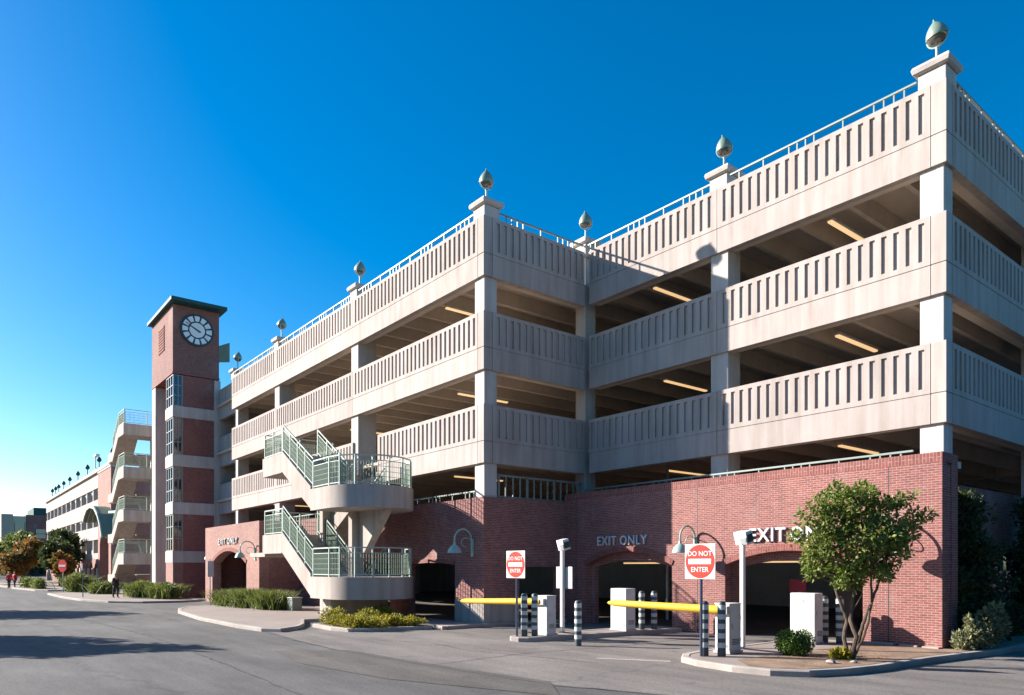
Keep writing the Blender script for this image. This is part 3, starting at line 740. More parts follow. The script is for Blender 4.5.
barrier(-2.58, -2.2, -5.92, -5.48, 1.22, (-5.75, -5.98, 1.13), (-2.36, -5.98, 1.10), 'white barrier cabinet near the front kerb with its yellow arm across the exit lane')
def ticket(x0, x1, y0, y1, top, label):
    t = thing('ticket_machine', label, 'ticket machine', ((x0 + x1) / 2, (y0 + y1) / 2, KZ), 'white ticket machines on the exit islands')
    MB().box(x0, x1, y0, y1, KZ, top).build('cabinet', 'white', t, bev=.02)
    MB().box(x0 - .02, x1 + .02, y0 - .02, y1 + .02, KZ, KZ + .05).build('base_plate', 'grey', t)
    MB().box((x0 + x1) / 2 - .06, (x0 + x1) / 2 + .04, y0 - .008, y0 - .001, top - .22, top - .17).build('lock', 'grey', t)
    cabinet_bits(t, x0, x1, y0, y1, top)
    return t
ticket(-8.12, -7.48, -3.5, -3.08, 1.41, 'white ticket machine in front of the shaded EXIT ONLY arch')
ticket(-2.72, -2.05, -2.55, -2.15, 1.40, 'white ticket machine in front of the sunlit EXIT ONLY arch, behind the round bush')
rs = thing('entry_sign', 'small dark red sign on a post inside the sunlit arch', 'sign', (-4.4, .8, .0))
MB().box(-4.7, -4.15, .78, .82, 1.30, 1.68).build('sign_panel', 'darkred', rs, bev=.006); MB().box(-4.46, -4.40, .822, .86, .01, 1.66).build('post', 'grey', rs)
# bollards
B0 = thing('bollard', '', 'bollard', (0, 0, 0), 'striped bollards round the exit lanes')
r_B = .09
MB().lathe([(r_B, 0), (r_B, 1.12), (.085, 1.15), (.055, 1.185), (.001, 1.19)], 18).build('post', 'bollard', B0, True)
for k in range(5):
    z = .18 + k * .205
    MB().lathe([(r_B + .003, z), (r_B + .003, z + .112)], 18).build('reflective_band', 'band', B0, True)
bl = [(-8.30, -6.78, KZ, 'striped bollard right beside the DO NOT ENTER post on the left island'), (-8.12, -6.55, KZ, 'striped bollard touching the white cabinet with the left yellow arm'),
      (-6.33, -6.59, .004, 'striped bollard standing alone in the driveway'), (-7.74, -2.5, KZ, 'striped bollard just right of the ticket machine in the shaded arch'),
      (-7.5, -2.2, KZ, 'striped bollard nearest the wall between the two arches'), (-2.4, -6.55, KZ, 'striped bollard behind the larger DO NOT ENTER sign post'),
      (-2.12, -6.32, KZ, 'striped bollard between the larger DO NOT ENTER sign and the white barrier cabinet'), (-2.2, -1.8, KZ, 'striped bollard half hidden behind the ticket machine near the tree'),
      (-1.84, -1.72, KZ, 'striped bollard just left of the tree trunks'),
      (-15.6, -3.4, .004, 'bollard with round reflectors inside the shaded wing doorway, left one'), (-14.7, -3.2, .004, 'bollard with round reflectors inside the shaded wing doorway, right one')]
for i, (x, y, z, lb) in enumerate(bl):
    if i == 0: B0.location = (x, y, z); B0['label'] = lb
    else: copy_tree(B0, (x, y, z), lb, i * 1.3)

def dne(x, y, zc, rz, label, base=KZ, wid=.76, hgt=.76):
    t = thing('do_not_enter_sign', label, 'road sign', (x, y, base), 'DO NOT ENTER signs at the exit lanes')
    MB().tube([(x, y, base), (x, y, zc + .3)], .032, 8).build('post', 'navy', t)
    Rm = Matrix.Translation((x, y, zc)) @ Matrix.Rotation(rz, 4, 'Z')
    pl = MB().box(-wid / 2, wid / 2, -.05, -.035, -hgt / 2, hgt / 2).xf(Rm).build('sign_plate', 'signwhite', t, bev=.004)
    mb = MB(); mb.prism([((.362) * math.cos(2 * PI * k / 40), -.052, (.362) * math.sin(2 * PI * k / 40)) for k in range(40)], (0, -.003, 0)); mb.xf(Rm).build('red_disc', 'red', pl)
    MB().box(-.285, .285, -.062, -.0565, -.058, .058).xf(Rm).build('white_bar', 'signwhite', pl)
    for tx, zz in (('DO NOT', .12), ('ENTER', -.225)):
        text_mesh(tx, .15, .002, 'signwhite', pl, Rm @ Matrix.Translation((0, -.059, zz)) @ FRONT)
    return t
dne(-8.40, -6.97, 2.13, math.radians(4), 'DO NOT ENTER sign on the left island, the smaller one in shade')
dne(-2.36, -6.72, 2.18, math.radians(3), 'DO NOT ENTER sign at the front tip of the right island, largest and sunlit')

def light_pole(x, y, top, label, second, rz):
    t = thing('camera_pole', label, 'pole', (x, y, KZ), 'white poles with box heads beside the gates')
    MB().box(x - .05, x + .05, y - .05, y + .05, KZ, top - .05).build('post', 'signwhite', t, bev=.008)
    Rm = Matrix.Translation((x, y, top)) @ Matrix.Rotation(rz, 4, 'Z') @ Matrix.Rotation(.28, 4, 'X')
    h = MB().box(-.20, .20, -.11, .10, -.30, .02).xf(Rm).build('box_head', 'signwhite', t, bev=.012)
    MB().box((.203), .222, -.10, .08, -.24, -.06).xf(Rm).build('lens_window', 'clockdark', h)
    MB().tube([(.20, -.17, -.22), (.20, -.06, -.05), (.02, -.14, -.28)], .014, 6).xf(Rm).build('cable', 'grey', h)
    MB().box(.0, .2, -.135, -.121, -.28, -.12).xf(Rm).build('label_plate', 'grey', h)
    if second:
        MB().box(x - .34, x + .36, y + .06, y + .08, 1.42, 2.06).build('sign_back', 'grey', t, bev=.004)
light_pole(-8.5, -5.15, 2.86, 'white pole with tilted box head and blank sign, left of the shaded arch', True, -.25)
light_pole(-2.80, -4.52, 2.9, 'white pole with box head in front of the sunlit EXIT lettering', False, -.2)

# ================================================================== GROUND
structure(MB().add([(-700, -700, 0), (700, -700, 0), (700, 700, 0), (-700, 700, 0)], [(0, 1, 2, 3)]), 'ground', 'asphalt')
def sheet(name, poly, z, mat): return structure(MB().add([(x, y, z) for x, y in poly], [tuple(range(len(poly)))]), name, mat)
sheet('driveway', [(-15.35, -11.45), (-12.3, -11.75), (-9.3, -11.9), (-5.5, -11.6), (-2, -11.2), (1.0, -10.0), (4.2, -7.4), (9, -2), (14, 6), (14, 60), (-1.2, 60), (-1.2, 0), (-13.0, 0), (-14.3, -5.0), (-15.0, -9)], .004, 'drive')
sheet('asphalt_patch', [(-10.2, -13.2), (-9.2, -11.7), (-5.5, -11.45), (-2.4, -11.05), (-1.2, -11.9), (-4.5, -13.2), (-7.5, -13.6)], .008, 'patch')
sheet('painted_line', [(-4.3, -8.0), (-4.1, -8.1), (-2.75, -7.25), (-2.9, -7.1)], .009, 'kerb')
def seam(pts, w):
    mb = MB(); P = []
    for a, b in zip(pts[:-1], pts[1:]):
        k = max(2, int((Vector(b) - Vector(a)).length / .35))
        for i in range(k): q = Vector(a).lerp(Vector(b), i / k); P.append(q + Vector((random.gauss(0, .025), random.gauss(0, .025))))
    P.append(Vector(pts[-1]))
    for i in range(len(P) - 1):
        d = (P[i + 1] - P[i]).normalized(); n = Vector((-d.y, d.x)) * w * random.uniform(.6, 1.2)
        mb.add([(*(P[i] - n), .012), (*(P[i + 1] - n), .012), (*(P[i + 1] + n), .012), (*(P[i] + n), .012)], [(0, 1, 2, 3)])
    structure(mb, 'tar_seam', 'tar')
seam([(-15.3, -11.5), (-12.3, -11.8), (-9.3, -11.95), (-5.5, -11.65), (-2, -11.25), (1.0, -10.05), (4.2, -7.5)], .022)
seam([(-26, -15.2), (-16, -14.7), (-8, -14.9), (-1, -15.2)], .018)
seam([(-5.6, -11.5), (-5.9, -8.5), (-5.6, -5.0), (-5.8, -1.5)], .014)
seam([(-12.2, -10.8), (-9.5, -9.2), (-7.2, -9.4), (-3.6, -8.6)], .012)
sheet('garage_floor', [(-44, -4.5), (-13.1, -4.5), (-13.1, -.8), (-1.3, -.8), (-1.3, 34), (-44, 34)], .0085, 'gfloor')
def kerbed(name, poly, fill, h=KZ, w=.16):
    n = len(poly); P = [Vector(p) for p in poly]; inn = []
    area = sum(P[i].x * P[(i + 1) % n].y - P[(i + 1) % n].x * P[i].y for i in range(n)); sg = 1 if area > 0 else -1
    for i in range(n):
        d1 = (P[i] - P[i - 1]).normalized(); d2 = (P[(i + 1) % n] - P[i]).normalized()
        n1 = Vector((-d1.y, d1.x)) * sg; n2 = Vector((-d2.y, d2.x)) * sg; b = (n1 + n2)
        b = b / max(.35, b.length_squared / 2) / 1.0 * .5 * 1.0 if b.length > .1 else n1
        inn.append(P[i] + (n1 + n2).normalized() * w / max(.5, (n1 + n2).normalized().dot(n1)))
    mb = MB()
    for i in range(n):
        j = (i + 1) % n
        e0, e1 = P[i].lerp(inn[i], .16), P[j].lerp(inn[j], .16)
        mb.add([(*P[i], 0), (*P[j], 0), (*P[j], h - .025), (*P[i], h - .025), (*e0, h), (*e1, h), (*inn[i], h), (*inn[j], h), (*inn[i], 0), (*inn[j], 0)],
               [(0, 1, 2, 3), (3, 2, 5, 4), (4, 5, 7, 6), (6, 7, 9, 8)])
    structure(mb, 'kerb', 'kerb')
    structure(MB().add([(*p, h - .012) for p in inn], [tuple(range(n))]), name, fill)
kerbed('traffic_island', [(-8.6, -1.2), (-8.66, -6.9), (-8.55, -7.1), (-8.35, -7.22), (-8.05, -7.2), (-7.85, -7.0), (-7.7, -6.3), (-7.2, -1.2)][::-1], 'walk')
i2 = [(-3.2, -1.1), (-3.1, -5.8), (-2.95, -6.6), (-2.6, -7.1), (-2.0, -7.36), (-1.05, -7.5), (-.3, -7.38), (.25, -6.95), (.55, -6.2), (.73, -5.19), (.85, -3.0), (1.2, -.2), (1.3, 3), (1.3, 33), (-.98, 33), (-.98, -.4), (-.95, -1.0), (-1.57, -1.05)]
kerbed('traffic_island', i2, 'walk')
# brown gravel bed on the right of that island
sheet('gravel_bed', [(-1.55, -6.6), (-.9, -7.2), (-.32, -7.12), (.08, -6.75), (.35, -6.1), (.52, -5.15), (.65, -3.0), (.98, -.2), (1.06, 12), (-.9, 12), (-.9, -.6), (-1.4, -1.14), (-1.5, -4)], KZ - .004, 'gravel')
structure(MB().box(-1.5, -.75, YB - .16, YB - .004, .1, .17).box(-.62, -.2, YB - .15, YB - .004, .1, .165).box(-.1, .28, YB - .15, YB - .004, .1, .16), 'kerb_footing', 'kerb', bev=.015)
# low kerb along the wing and the planting bed below the stairs
structure(MB().box(-18.2, XI + .25, -6.75, -6.55, 0, .12).box(XI + .05, XI + .25, -6.549, -1.2, 0, .12), 'kerb', 'kerb', bev=.02)
sheet('sidewalk', [(-18.2, -6.56), (XI + .06, -6.56), (XI + .06, -4.9), (-18.2, -4.9)], .10, 'walk')
kerbed('planting_bed', [(-16.3, -9.6), (-14.6, -9.7), (-13.75, -9.5), (-13.35, -9.0), (-12.95, -7.2), (-13.0, -6.85), (-16.3, -6.85)], 'soil', .12)
# left plaza and sidewalk with a kerb return
kerbed('sidewalk', [(-15.0, -11.2), (-15.7, -10.3), (-16.6, -9.75), (-18.4, -9.0), (-18.4, -4.95), (-28.9, -4.95), (-28.9, -7.02), (-31.2, -7.3), (-31.6, -8.6), (-31.0, -9.8), (-29.2, -10.75), (-27.0, -11.3), (-22, -11.75), (-17.5, -11.75), (-15.6, -11.6)], 'walk', .12)
kerbed('sidewalk', [(-37.9, -7.45), (-37.2, -8.7), (-37.6, -10.6), (-39.5, -12.0), (-43.0, -12.9), (-48.0, -13.25), (-56, -13.3), (-57.5, -12.5), (-58, -7.2)], 'walk', .12)
kerbed('sidewalk', [(-64.5, -7), (-64.5, -12.4), (-66, -13.2), (-74, -14.0), (-84, -14.6), (-130, -15.5), (-130, -7)][::-1], 'walk', .12)

# ================================================================== FOLIAGE
def leaf_cloud(clumps, n, size, up=0., aspect=1.7, flat=.0):
    """many leaf-sized quads spread through ellipsoidal clumps: (cx,cy,cz,rx,ry,rz)"""
    cl = np.array(clumps, float); vol = cl[:, 3] * cl[:, 4] * cl[:, 5]; w = vol ** .75; w /= w.sum()
    idx = rng.choice(len(cl), n, p=w)
    d = rng.normal(size=(n, 3)); d /= np.linalg.norm(d, axis=1)[:, None]
    r = rng.random(n) ** .42
    p = cl[idx, :3] + d * r[:, None] * cl[idx, 3:6]
    a = rng.normal(size=(n, 3)) + d * .8; a[:, 2] += up
    a /= np.linalg.norm(a, axis=1)[:, None]
    b = np.cross(a, rng.normal(size=(n, 3))); b /= np.linalg.norm(b, axis=1)[:, None]
    s = size * (.6 + .8 * rng.random(n))[:, None]
    nrm = np.cross(a, b) * .15
    v = np.stack([p, p + a * s * .5 * aspect + b * s * .5 + nrm * s, p + a * s * aspect, p + a * s * .5 * aspect - b * s * .5 + nrm * s], 1).reshape(-1, 3)
    f = np.arange(n * 4).reshape(-1, 4)
    mb = MB(); mb.v = [tuple(x) for x in v.tolist()]; mb.f = [tuple(x) for x in f.tolist()]
    return mb

def limb(mb, pts, r0, r1, n=8):
    pts = [Vector(p) for p in pts]; out = []; k = 5
    for i in range(len(pts) - 1):
        for j in range(k): out.append(pts[i].lerp(pts[i + 1], j / k))
    out.append(pts[-1]); sm = [out[0]] + [(out[i - 1] + out[i] * 2 + out[i + 1]) / 4 for i in range(1, len(out) - 1)] + [out[-1]]
    sm = [p + Vector((random.uniform(-1, 1), random.uniform(-1, 1), 0)) * r0 * .22 for p in sm]
    mb.tube(sm, [r0 + (r1 - r0) * i / (len(sm) - 1) for i in range(len(sm))], n)

# camera-side basis used only to describe the outlines of the plants in the site's own metres
RT = Vector((.6234, .7819, 0)); FD = Vector((-.7819, .6234, 0))
def site(base, r, f, z): q = Vector(base) + RT * r + FD * f; return (q.x, q.y, z)

tb = (-.2, -4.52, KZ)
tr = thing('small_tree', 'small multi-trunk olive-green tree on the gravel bed before the brick corner', 'tree', tb)
mb = MB()
for pts, r in (([(0, 0, .12), (-.12, .05, .55), (-.02, .1, .95), (-.18, .05, 1.25), (-.35, .1, 1.7), (-.8, -.1, 2.3), (-1.0, -.1, 2.7)], .055),
               ([(.03, 0, .12), (.12, -.05, .6), (.02, .05, 1.0), (.1, 0, 1.5), (-.05, 0, 2.1), (-.1, .1, 2.9), (0, .1, 3.4)], .065),
               ([(.08, .02, .12), (.28, .1, .65), (.42, .1, 1.1), (.62, .1, 1.6), (.75, 0, 2.1), (.9, 0, 2.6), (1.3, .1, 3.0)], .05),
               ([(.06, -.03, .12), (.2, -.1, .5), (.32, -.15, .9), (.42, -.1, 1.35), (.35, -.2, 1.9), (.5, -.3, 2.5), (.5, -.2, 3.1)], .045),
               ([(.1, 0, 1.5), (.3, .2, 1.9), (.5, .4, 2.4)], .03), ([(-.05, 0, 2.1), (-.4, .3, 2.6), (-.6, .4, 3.1)], .03), ([(.02, .05, 1.0), (.3, .05, 1.5)], .02),
               ([(-.35, .1, 1.7), (-.9, .3, 2.0)], .025), ([(.75, 0, 2.1), (.9, .3, 2.3)], .02)):
    limb(mb, [site(tb, a * (.85 if a < 0 else 1), b, c) for a, b, c in pts], r * .85, r * .3)
mb.build('trunk', 'bark', tr, True)
cl = []
for r, f, z, s in ((-.9, 0, 2.45, .42), (-1.05, .2, 2.0, .36), (-.55, -.2, 1.75, .42), (-.2, 0, 1.6, .32), (-.55, .1, 2.9, .48), (-.1, -.2, 2.4, .55), (.05, 0, 3.0, .5),
                  (.15, .1, 3.5, .38), (.5, .1, 3.2, .42), (.45, -.2, 2.6, .5), (.3, .2, 2.0, .45), (.75, .1, 2.2, .4), (.95, 0, 2.65, .38), (1.25, .1, 2.95, .28), (1.55, .1, 3.05, .16),
                  (-.6, .2, 3.3, .3), (-.95, .1, 2.95, .25), (-1.25, 0, 2.25, .25), (.6, .1, 1.75, .25), (-1.25, .1, 1.75, .22), (.85, .2, 3.3, .22), (.3, -.3, 1.75, .25), (-.25, .1, 3.55, .25)):
    q = site(tb, (r * .78 if r < 0 else r * .98) + .2, f, z * .93 + .32); cl.append((q[0], q[1], q[2], s * .86, s * .86, s * .75))
for _ in range(26):
    q = site(tb, random.uniform(-.95, 1.4), random.uniform(-.5, .6), random.uniform(1.9, 3.75)); s = random.uniform(.1, .2); cl.append((*q, s, s, s))
leaf_cloud(cl, 8600, .055, .1, 2.0).build('crown', 'leaf', tr)
bb = thing('round_bush', 'small round clipped green bush on the traffic island', 'bush', (-1.2, -4.94, KZ))
leaf_cloud([(*site((-1.2, -4.94, 0), -.16, 0, .42), .28, .28, .28), (*site((-1.2, -4.94, 0), .2, .05, .42), .24, .24, .26), (*site((-1.2, -4.94, 0), 0, 0, .3), .36, .3, .2)], 7500, .026, .2, 1.5).build('foliage', 'boxleaf', bb)
mb = MB(); limb(mb, [(-1.2, -4.94, .1), (-1.2, -4.94, .45)], .03, .01); mb.build('stem', 'bark', bb)
wp = thing('small_weeds', 'little tuft of yellow-green weeds at the foot of the multi-trunk tree', 'plant', (-.45, -4.75, KZ))
leaf_cloud([(*site((-.2, -4.52, 0), -.25, -.1, .2), .2, .12, .1)], 350, .05, .6, 2.2).build('foliage', 'yellowleaf', wp)
fl = MB()
for _ in range(420):
    x, y = random.gauss(-.1, .55), random.gauss(-4.6, .8)
    if not (-1.3 < x < .3 and -6.6 < y < -1.4): continue
    a = random.uniform(0, PI); q = Vector((math.cos(a), math.sin(a), random.uniform(-.2, .3))) * random.uniform(.015, .035); p2 = Vector((-q.y, q.x, random.uniform(-.01, .01))) * .55
    c = Vector((x, y, KZ + .012)); fl.add([c - q, c + p2, c + q, c - p2], [(0, 1, 2, 3)])
fl.build('fallen_leaves', 'orangeleaf')['kind'] = 'stuff'
for k, (x, y, rr, lb) in enumerate([(-.05, -5.6, .10, 'small pale stone on the gravel in front of the tree'), (.22, -5.2, .07, 'smaller pale stone on the gravel to the right of the tree foot')]):
    mb = MB().lathe([(.001, -.3 * rr), (.7 * rr, -.1 * rr), (rr, .2 * rr), (.75 * rr, .5 * rr), (.3 * rr, .68 * rr), (.001, .7 * rr)], 9, (x, y, KZ))
    mb.v = [(a + random.uniform(-.15, .15) * rr, b + random.uniform(-.15, .15) * rr, c) for a, b, c in mb.v]
    tag(mb.build('stone', 'kerb', None, True), lb, 'stone')
def tall_shrub(x, y, h, r, n, label, mat, name='evergreen_shrub', size=.075):
    t = thing(name, label, 'shrub', (x, y, .1))
    cl = []
    k = int(h / .35)
    for i in range(k):
        z = .3 + (h - .4) * i / k; rr = r * (1 - .55 * (i / k) ** 2)
        for _ in range(3): cl.append((x + random.uniform(-.5, .5) * rr, y + random.uniform(-.5, .5) * rr, z + random.uniform(-.1, .1), rr * .6, rr * .6, .32))
    leaf_cloud(cl, n, size, .5, 2.0).build('foliage', mat, t)
    mb = MB(); limb(mb, [(x, y, .1), (x + .04, y, h * .5), (x, y, h * .85)], .05, .015); mb.build('stem', 'bark', t)
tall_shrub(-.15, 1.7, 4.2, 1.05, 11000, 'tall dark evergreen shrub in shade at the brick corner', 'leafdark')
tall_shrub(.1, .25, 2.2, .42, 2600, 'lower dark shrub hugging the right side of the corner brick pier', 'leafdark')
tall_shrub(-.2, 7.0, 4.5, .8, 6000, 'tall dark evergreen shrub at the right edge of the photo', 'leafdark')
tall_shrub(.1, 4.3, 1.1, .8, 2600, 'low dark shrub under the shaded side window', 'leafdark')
sg = thing('sage_shrub', 'pale grey-green sunlit shrub beside the side street kerb', 'shrub', (.9, -.5, .12))
leaf_cloud([(.68, -.95, .32, .2, .2, .22), (.8, -.7, .42, .25, .25, .3), (.9, -.42, .5, .26, .28, .34), (.98, -.1, .58, .26, .3, .36), (1.0, .25, .66, .26, .3, .36), (.75, -.75, .75, .07, .08, .2), (.9, -.35, .9, .08, .1, .2), (1.0, .1, 1.0, .09, .1, .2), (1.0, .4, 1.0, .1, .1, .2)], 4200, .05, .7, 2.2).build('foliage', 'sageleaf', sg)
mb = MB()
for k in range(6): limb(mb, [(.85, -.5 + k * .05, .12), (.85 + random.uniform(-.1, .2), -.9 + k * .25, .6)], .02, .006)
mb.build('stem', 'bark', sg)

def blades(cs, n, ln, wdt, spread=.6):
    mb = MB()
    for _ in range(n):
        x, y, z, rx, ry, rz = random.choice(cs)
        px, py = x + random.gauss(0, .45) * rx, y + random.gauss(0, .45) * ry
        l = ln * random.uniform(.5, 1.1) * (1 if rz == 0 else rz)
        dx, dy = random.gauss(0, spread), random.gauss(0, spread)
        a = Vector((px, py, z)); m = a + Vector((dx * l * .35, dy * l * .35, l * .6)); e = a + Vector((dx * l * .9, dy * l * .9, l * .9))
        s = Vector((random.gauss(0, 1), random.gauss(0, 1), 0)).normalized() * wdt
        mb.add([a - s * .6, a + s * .6, m + s, m - s, e], [(0, 1, 2, 3), (3, 2, 4)])
    return mb
def grassy(name, label, loc, cs, n, ln, w, mat, extra=None):
    t = thing(name, label, 'shrub', loc)
    blades(cs, n, ln, w).build('foliage', mat, t)
    if extra: leaf_cloud(extra[0], extra[1], extra[2], .6, 2.4).build('leaf_mass', mat, t)
    return t
# shrubs along the brick entrance, in front of the tower, under the stairs
for i, (x, y, w, h, lb) in enumerate([(-30.2, -8.0, 1.0, .9, 'bushy green shrub before the entrance block, leftmost of the row by the arch'), (-28.0, -7.8, 1.1, 1.0, 'bushy green shrub in the middle of the row by the far arch'), (-25.8, -7.5, 1.0, .95, 'bushy green shrub nearest the grey utility box')]):
    grassy('green_shrub', lb, (x, y, .1), [(x, y, .12, w, .7, h)], 1500, 1.0, .02, 'hedge', ([(x, y, .45 * h, w, .7, .42 * h)], 2600, .07))
for i, (x, y, w, h, lb) in enumerate([(-41.2, -8.6, 1.3, 1.0, 'bushy green shrub in front of the clock tower, right one'), (-44.6, -9.2, 1.3, 1.05, 'bushy green shrub in front of the clock tower, left one')]):
    grassy('green_shrub', lb, (x, y, .1), [(x, y, .12, w, .8, h)], 1300, 1.0, .025, 'hedge', ([(x, y, .5 * h, w, .8, .5 * h)], 2400, .09))
for x, y, w, h, lb in [(-52.5, -10.2, 1.0, .9, 'bright green shrub behind the person in dark clothes, under the stair tower'), (-58.5, -11.0, 1.1, 1.5, 'pale yellow-green shrub left of the person in dark clothes')]:
    grassy('green_shrub', lb, (x, y, .1), [(x, y, .12, w, .8, h)], 700, 1.0, .03, 'hedge', ([(x, y, .5 * h, w, .8, .5 * h)], 1500, .1))
yb = thing('flower_bed', 'low yellow-green shrubs filling the bed under the staircase', 'plant', (-15.2, -8.3, .1))
cs = []
for _ in range(46):
    x, y = random.uniform(-16.1, -13.4), random.uniform(-9.3, -7.05); h = random.uniform(.25, .45) * (1.3 if x < -14.9 else .85)
    cs.append((x, y, .1 + h * .45, .35, .35, h * .6))
leaf_cloud(cs, 11000, .045, .7, 2.2).build('foliage', 'yellowleaf', yb).__setitem__('kind', 'stuff')

def far_tree(x, y, h, r, mat, label, n=2600, size=.28, name='street_tree', group='street trees beyond the far garage'):
    t = thing(name, label, 'tree', (x, y, 0), group)
    mb = MB(); limb(mb, [(x, y, 0), (x + .1, y, h * .3), (x, y + .1, h * .55), (x, y, h * .85)], .16, .05)
    cl = []
    for _ in range(16):
        a = random.uniform(0, 2 * PI); e = random.uniform(.1, 1) ** .6
        zz = h * random.uniform(.38, .9); rr = r * math.sin(PI * min(.97, max(.12, (zz / h - .28) / .72))) * .75
        q = (x + rr * e * math.cos(a), y + rr * e * math.sin(a), zz); s = r * random.uniform(.28, .46); cl.append((*q, s, s, s * .8))
        limb(mb, [(x, y, h * .4), ((x + q[0]) / 2, (y + q[1]) / 2, (h * .4 + q[2]) / 2 + .2), q], .06, .015, 5)
    mb.build('trunk', 'bark', t, True)
    leaf_cloud(cl, n, size, .1, 1.6).build('crown', mat, t)
far_tree(-84, -12.4, 4.9, 2.4, 'orangeleaf', 'orange-red autumn tree, left of the dark trees')
far_tree(-93, -15.0, 3.6, 1.8, 'goldleaf', 'golden yellow tree at the left edge of the photo', 2000)
far_tree(-79, -9.9, 4.6, 2.0, 'treeleaf', 'dark green tree behind the row of far signs, nearest the far garage', 3600)
far_tree(-86, -9.0, 6.0, 2.6, 'treeleaf', 'tall dark green tree in the middle of the far tree row', 3600)
far_tree(-75, -10.2, 3.7, 1.1, 'orangeleaf', 'small rust-coloured tree against the far garage windows', 1500, .22)
far_tree(-100, -11.5, 6.2, 2.6, 'hedge', 'olive green tree below the distant office block', 2600, .32)
far_tree(-112, -16.5, 6.0, 2.8, 'hedge', 'olive tree at the far left behind the golden tree', 2400, .36)
far_tree(-126, -14, 6.0, 3.2, 'treeleaf', 'distant dark tree in front of the teal glass block', 2400, .4)
far_tree(-150, -20, 7.0, 4, 'treeleaf', 'distant dark tree at the end of the street', 2400, .45)
# street trees across the road that throw their shade on the asphalt
far_tree(-23.6, -24.6, 7.4, 2.9, 'treeleaf', 'street tree across the road, its shade on the near asphalt', 9000, .2, group='trees across the road')
far_tree(-39.0, -23.2, 7.2, 3.1, 'treeleaf', 'street tree across the road, its shade on the far asphalt', 7000, .2, group='trees across the road')
for k, (x, y) in enumerate([(13.5, -8), (13, 0), (13.6, 8), (13.2, 17), (13.4, 27)]):  # out-of-view tree row, added to cut skylight on the garage's side wall
    far_tree(x, y, 8.5, 3.6, 'treeleaf', ['street tree across the side street, opposite the near corner', 'street tree across the side street, second along', 'street tree across the side street, third along', 'street tree across the side street, fourth along', 'street tree across the side street, farthest along'][k], 5000, .3, group='trees across the side street')
for x, y, w, lb in [(-70.5, -12.6, 1.6, 'clipped hedge under the far trees, right part'), (-75.5, -13.0, 1.6, 'clipped hedge under the far trees, left part')]:
    t = thing('hedge', lb, 'hedge', (x, y, .1))
    leaf_cloud([(x + k * .5, y, .55, .55, .5, .5) for k in range(-3, 4)], 1800, .11, .3, 1.6).build('foliage', 'hedge', t)
ring = [(random.uniform(34, 52), y, random.uniform(2, 9), 5, 5, random.uniform(4, 7)) for y in np.linspace(-70, 130, 44)] + [(x, random.uniform(-84, -66), random.uniform(2, 9), 5, 5, random.uniform(4, 7)) for x in np.linspace(-130, 40, 36)]  # out-of-view ring of foliage, added to block bright low sky
tl2 = leaf_cloud(ring, 26000, 1.3, .1, 1.5).build('neighbouring_trees', 'treeleaf'); tl2['kind'] = 'stuff'
tl = leaf_cloud([(-190 + random.uniform(-70, 30), y, random.uniform(1.5, 4.5), 6, 5, random.uniform(2, 4)) for y in np.linspace(-130, 60, 46)], 16000, .9, .1, 1.5).build('far_tree_line', 'treeleaf'); tl['kind'] = 'stuff'

# ================================================================== FAR GARAGE WING AND BACKGROUND BUILDINGS
FB = thing('far_garage', 'long cream and pink brick parking building further down the street', 'building', (-95, -6.8, 0))
fy = -6.8; fx0, fx1 = -122.0, -69.0
rows = [(3.5, 4.9), (6.2, 7.3), (9.0, 10.2)]
zc = [2.9, 3.5, 4.9, 6.2, 7.3, 9.0, 10.2, 11.7]
bx1 = -76.0
for i in range(0, len(zc) - 1, 1):
    a, b = zc[i], zc[i + 1]
    if (a, b) in rows: continue
    MB().box(fx0, bx1, fy, fy + .4, a, b).build('spandrel_band', 'conc', FB)
for a, b in rows:
    MB().box(fx0 + .2, bx1 - .2, fy + 1.2, fy + 1.3, a - .2, b + .2).build('dark_opening', 'deck', FB)
    x = bx1 - .2
    while x > fx0: 
        MB().box(x - .18, x + .18, fy + .05, fy + .5, a + .002, b - .002).build('column', 'conc_joint', FB); x -= 4.1
mb = MB(); arch_wall(mb, axis_map('x', fy - .15), bx1, fx1, 0, 11.5, [(-75.0, -70.2, 4.3, 6.4)], .8); mb.build('brick_portal', 'brick_pale', FB)
MB().box(fx0, fx1 + .2, fy - .25, fy + .6, 11.702, 12.0).build('cornice', 'conc_joint', FB)
MB().box(bx1, fx1 + .05, fy - .2, fy + .55, 11.502, 11.7).build('cornice', 'conc_joint', FB)
mb = MB(); arch_wall(mb, axis_map('x', fy - .1), -96, bx1 - .01, 0, 2.9, [(-95.5 + k * 2.8, -93.3 + k * 2.8, 1.9, 2.5) for k in range(7)], .4); mb.build('arcade', 'brick_pale', FB)
for k in range(8): MB().box(-95.85 + k * 2.8 - .15, -95.85 + k * 2.8 + .45, fy - .25, fy - .102, 0, 1.95).build('pilaster_facing', 'conc_joint', FB)
MB().box(fx0, -96.01, fy, fy + .4, 0, 2.9).build('ground_wall', 'brick_pale', FB)
MB().box(fx0, fx1, fy + 6, fy + 24, 0, 11.2).build('inner_mass', 'deck', FB)
MB().box(fx1 - .3, fx1, fy + .66, fy + 24, 0, 11.4).build('end_wall', 'brick_pale', FB)
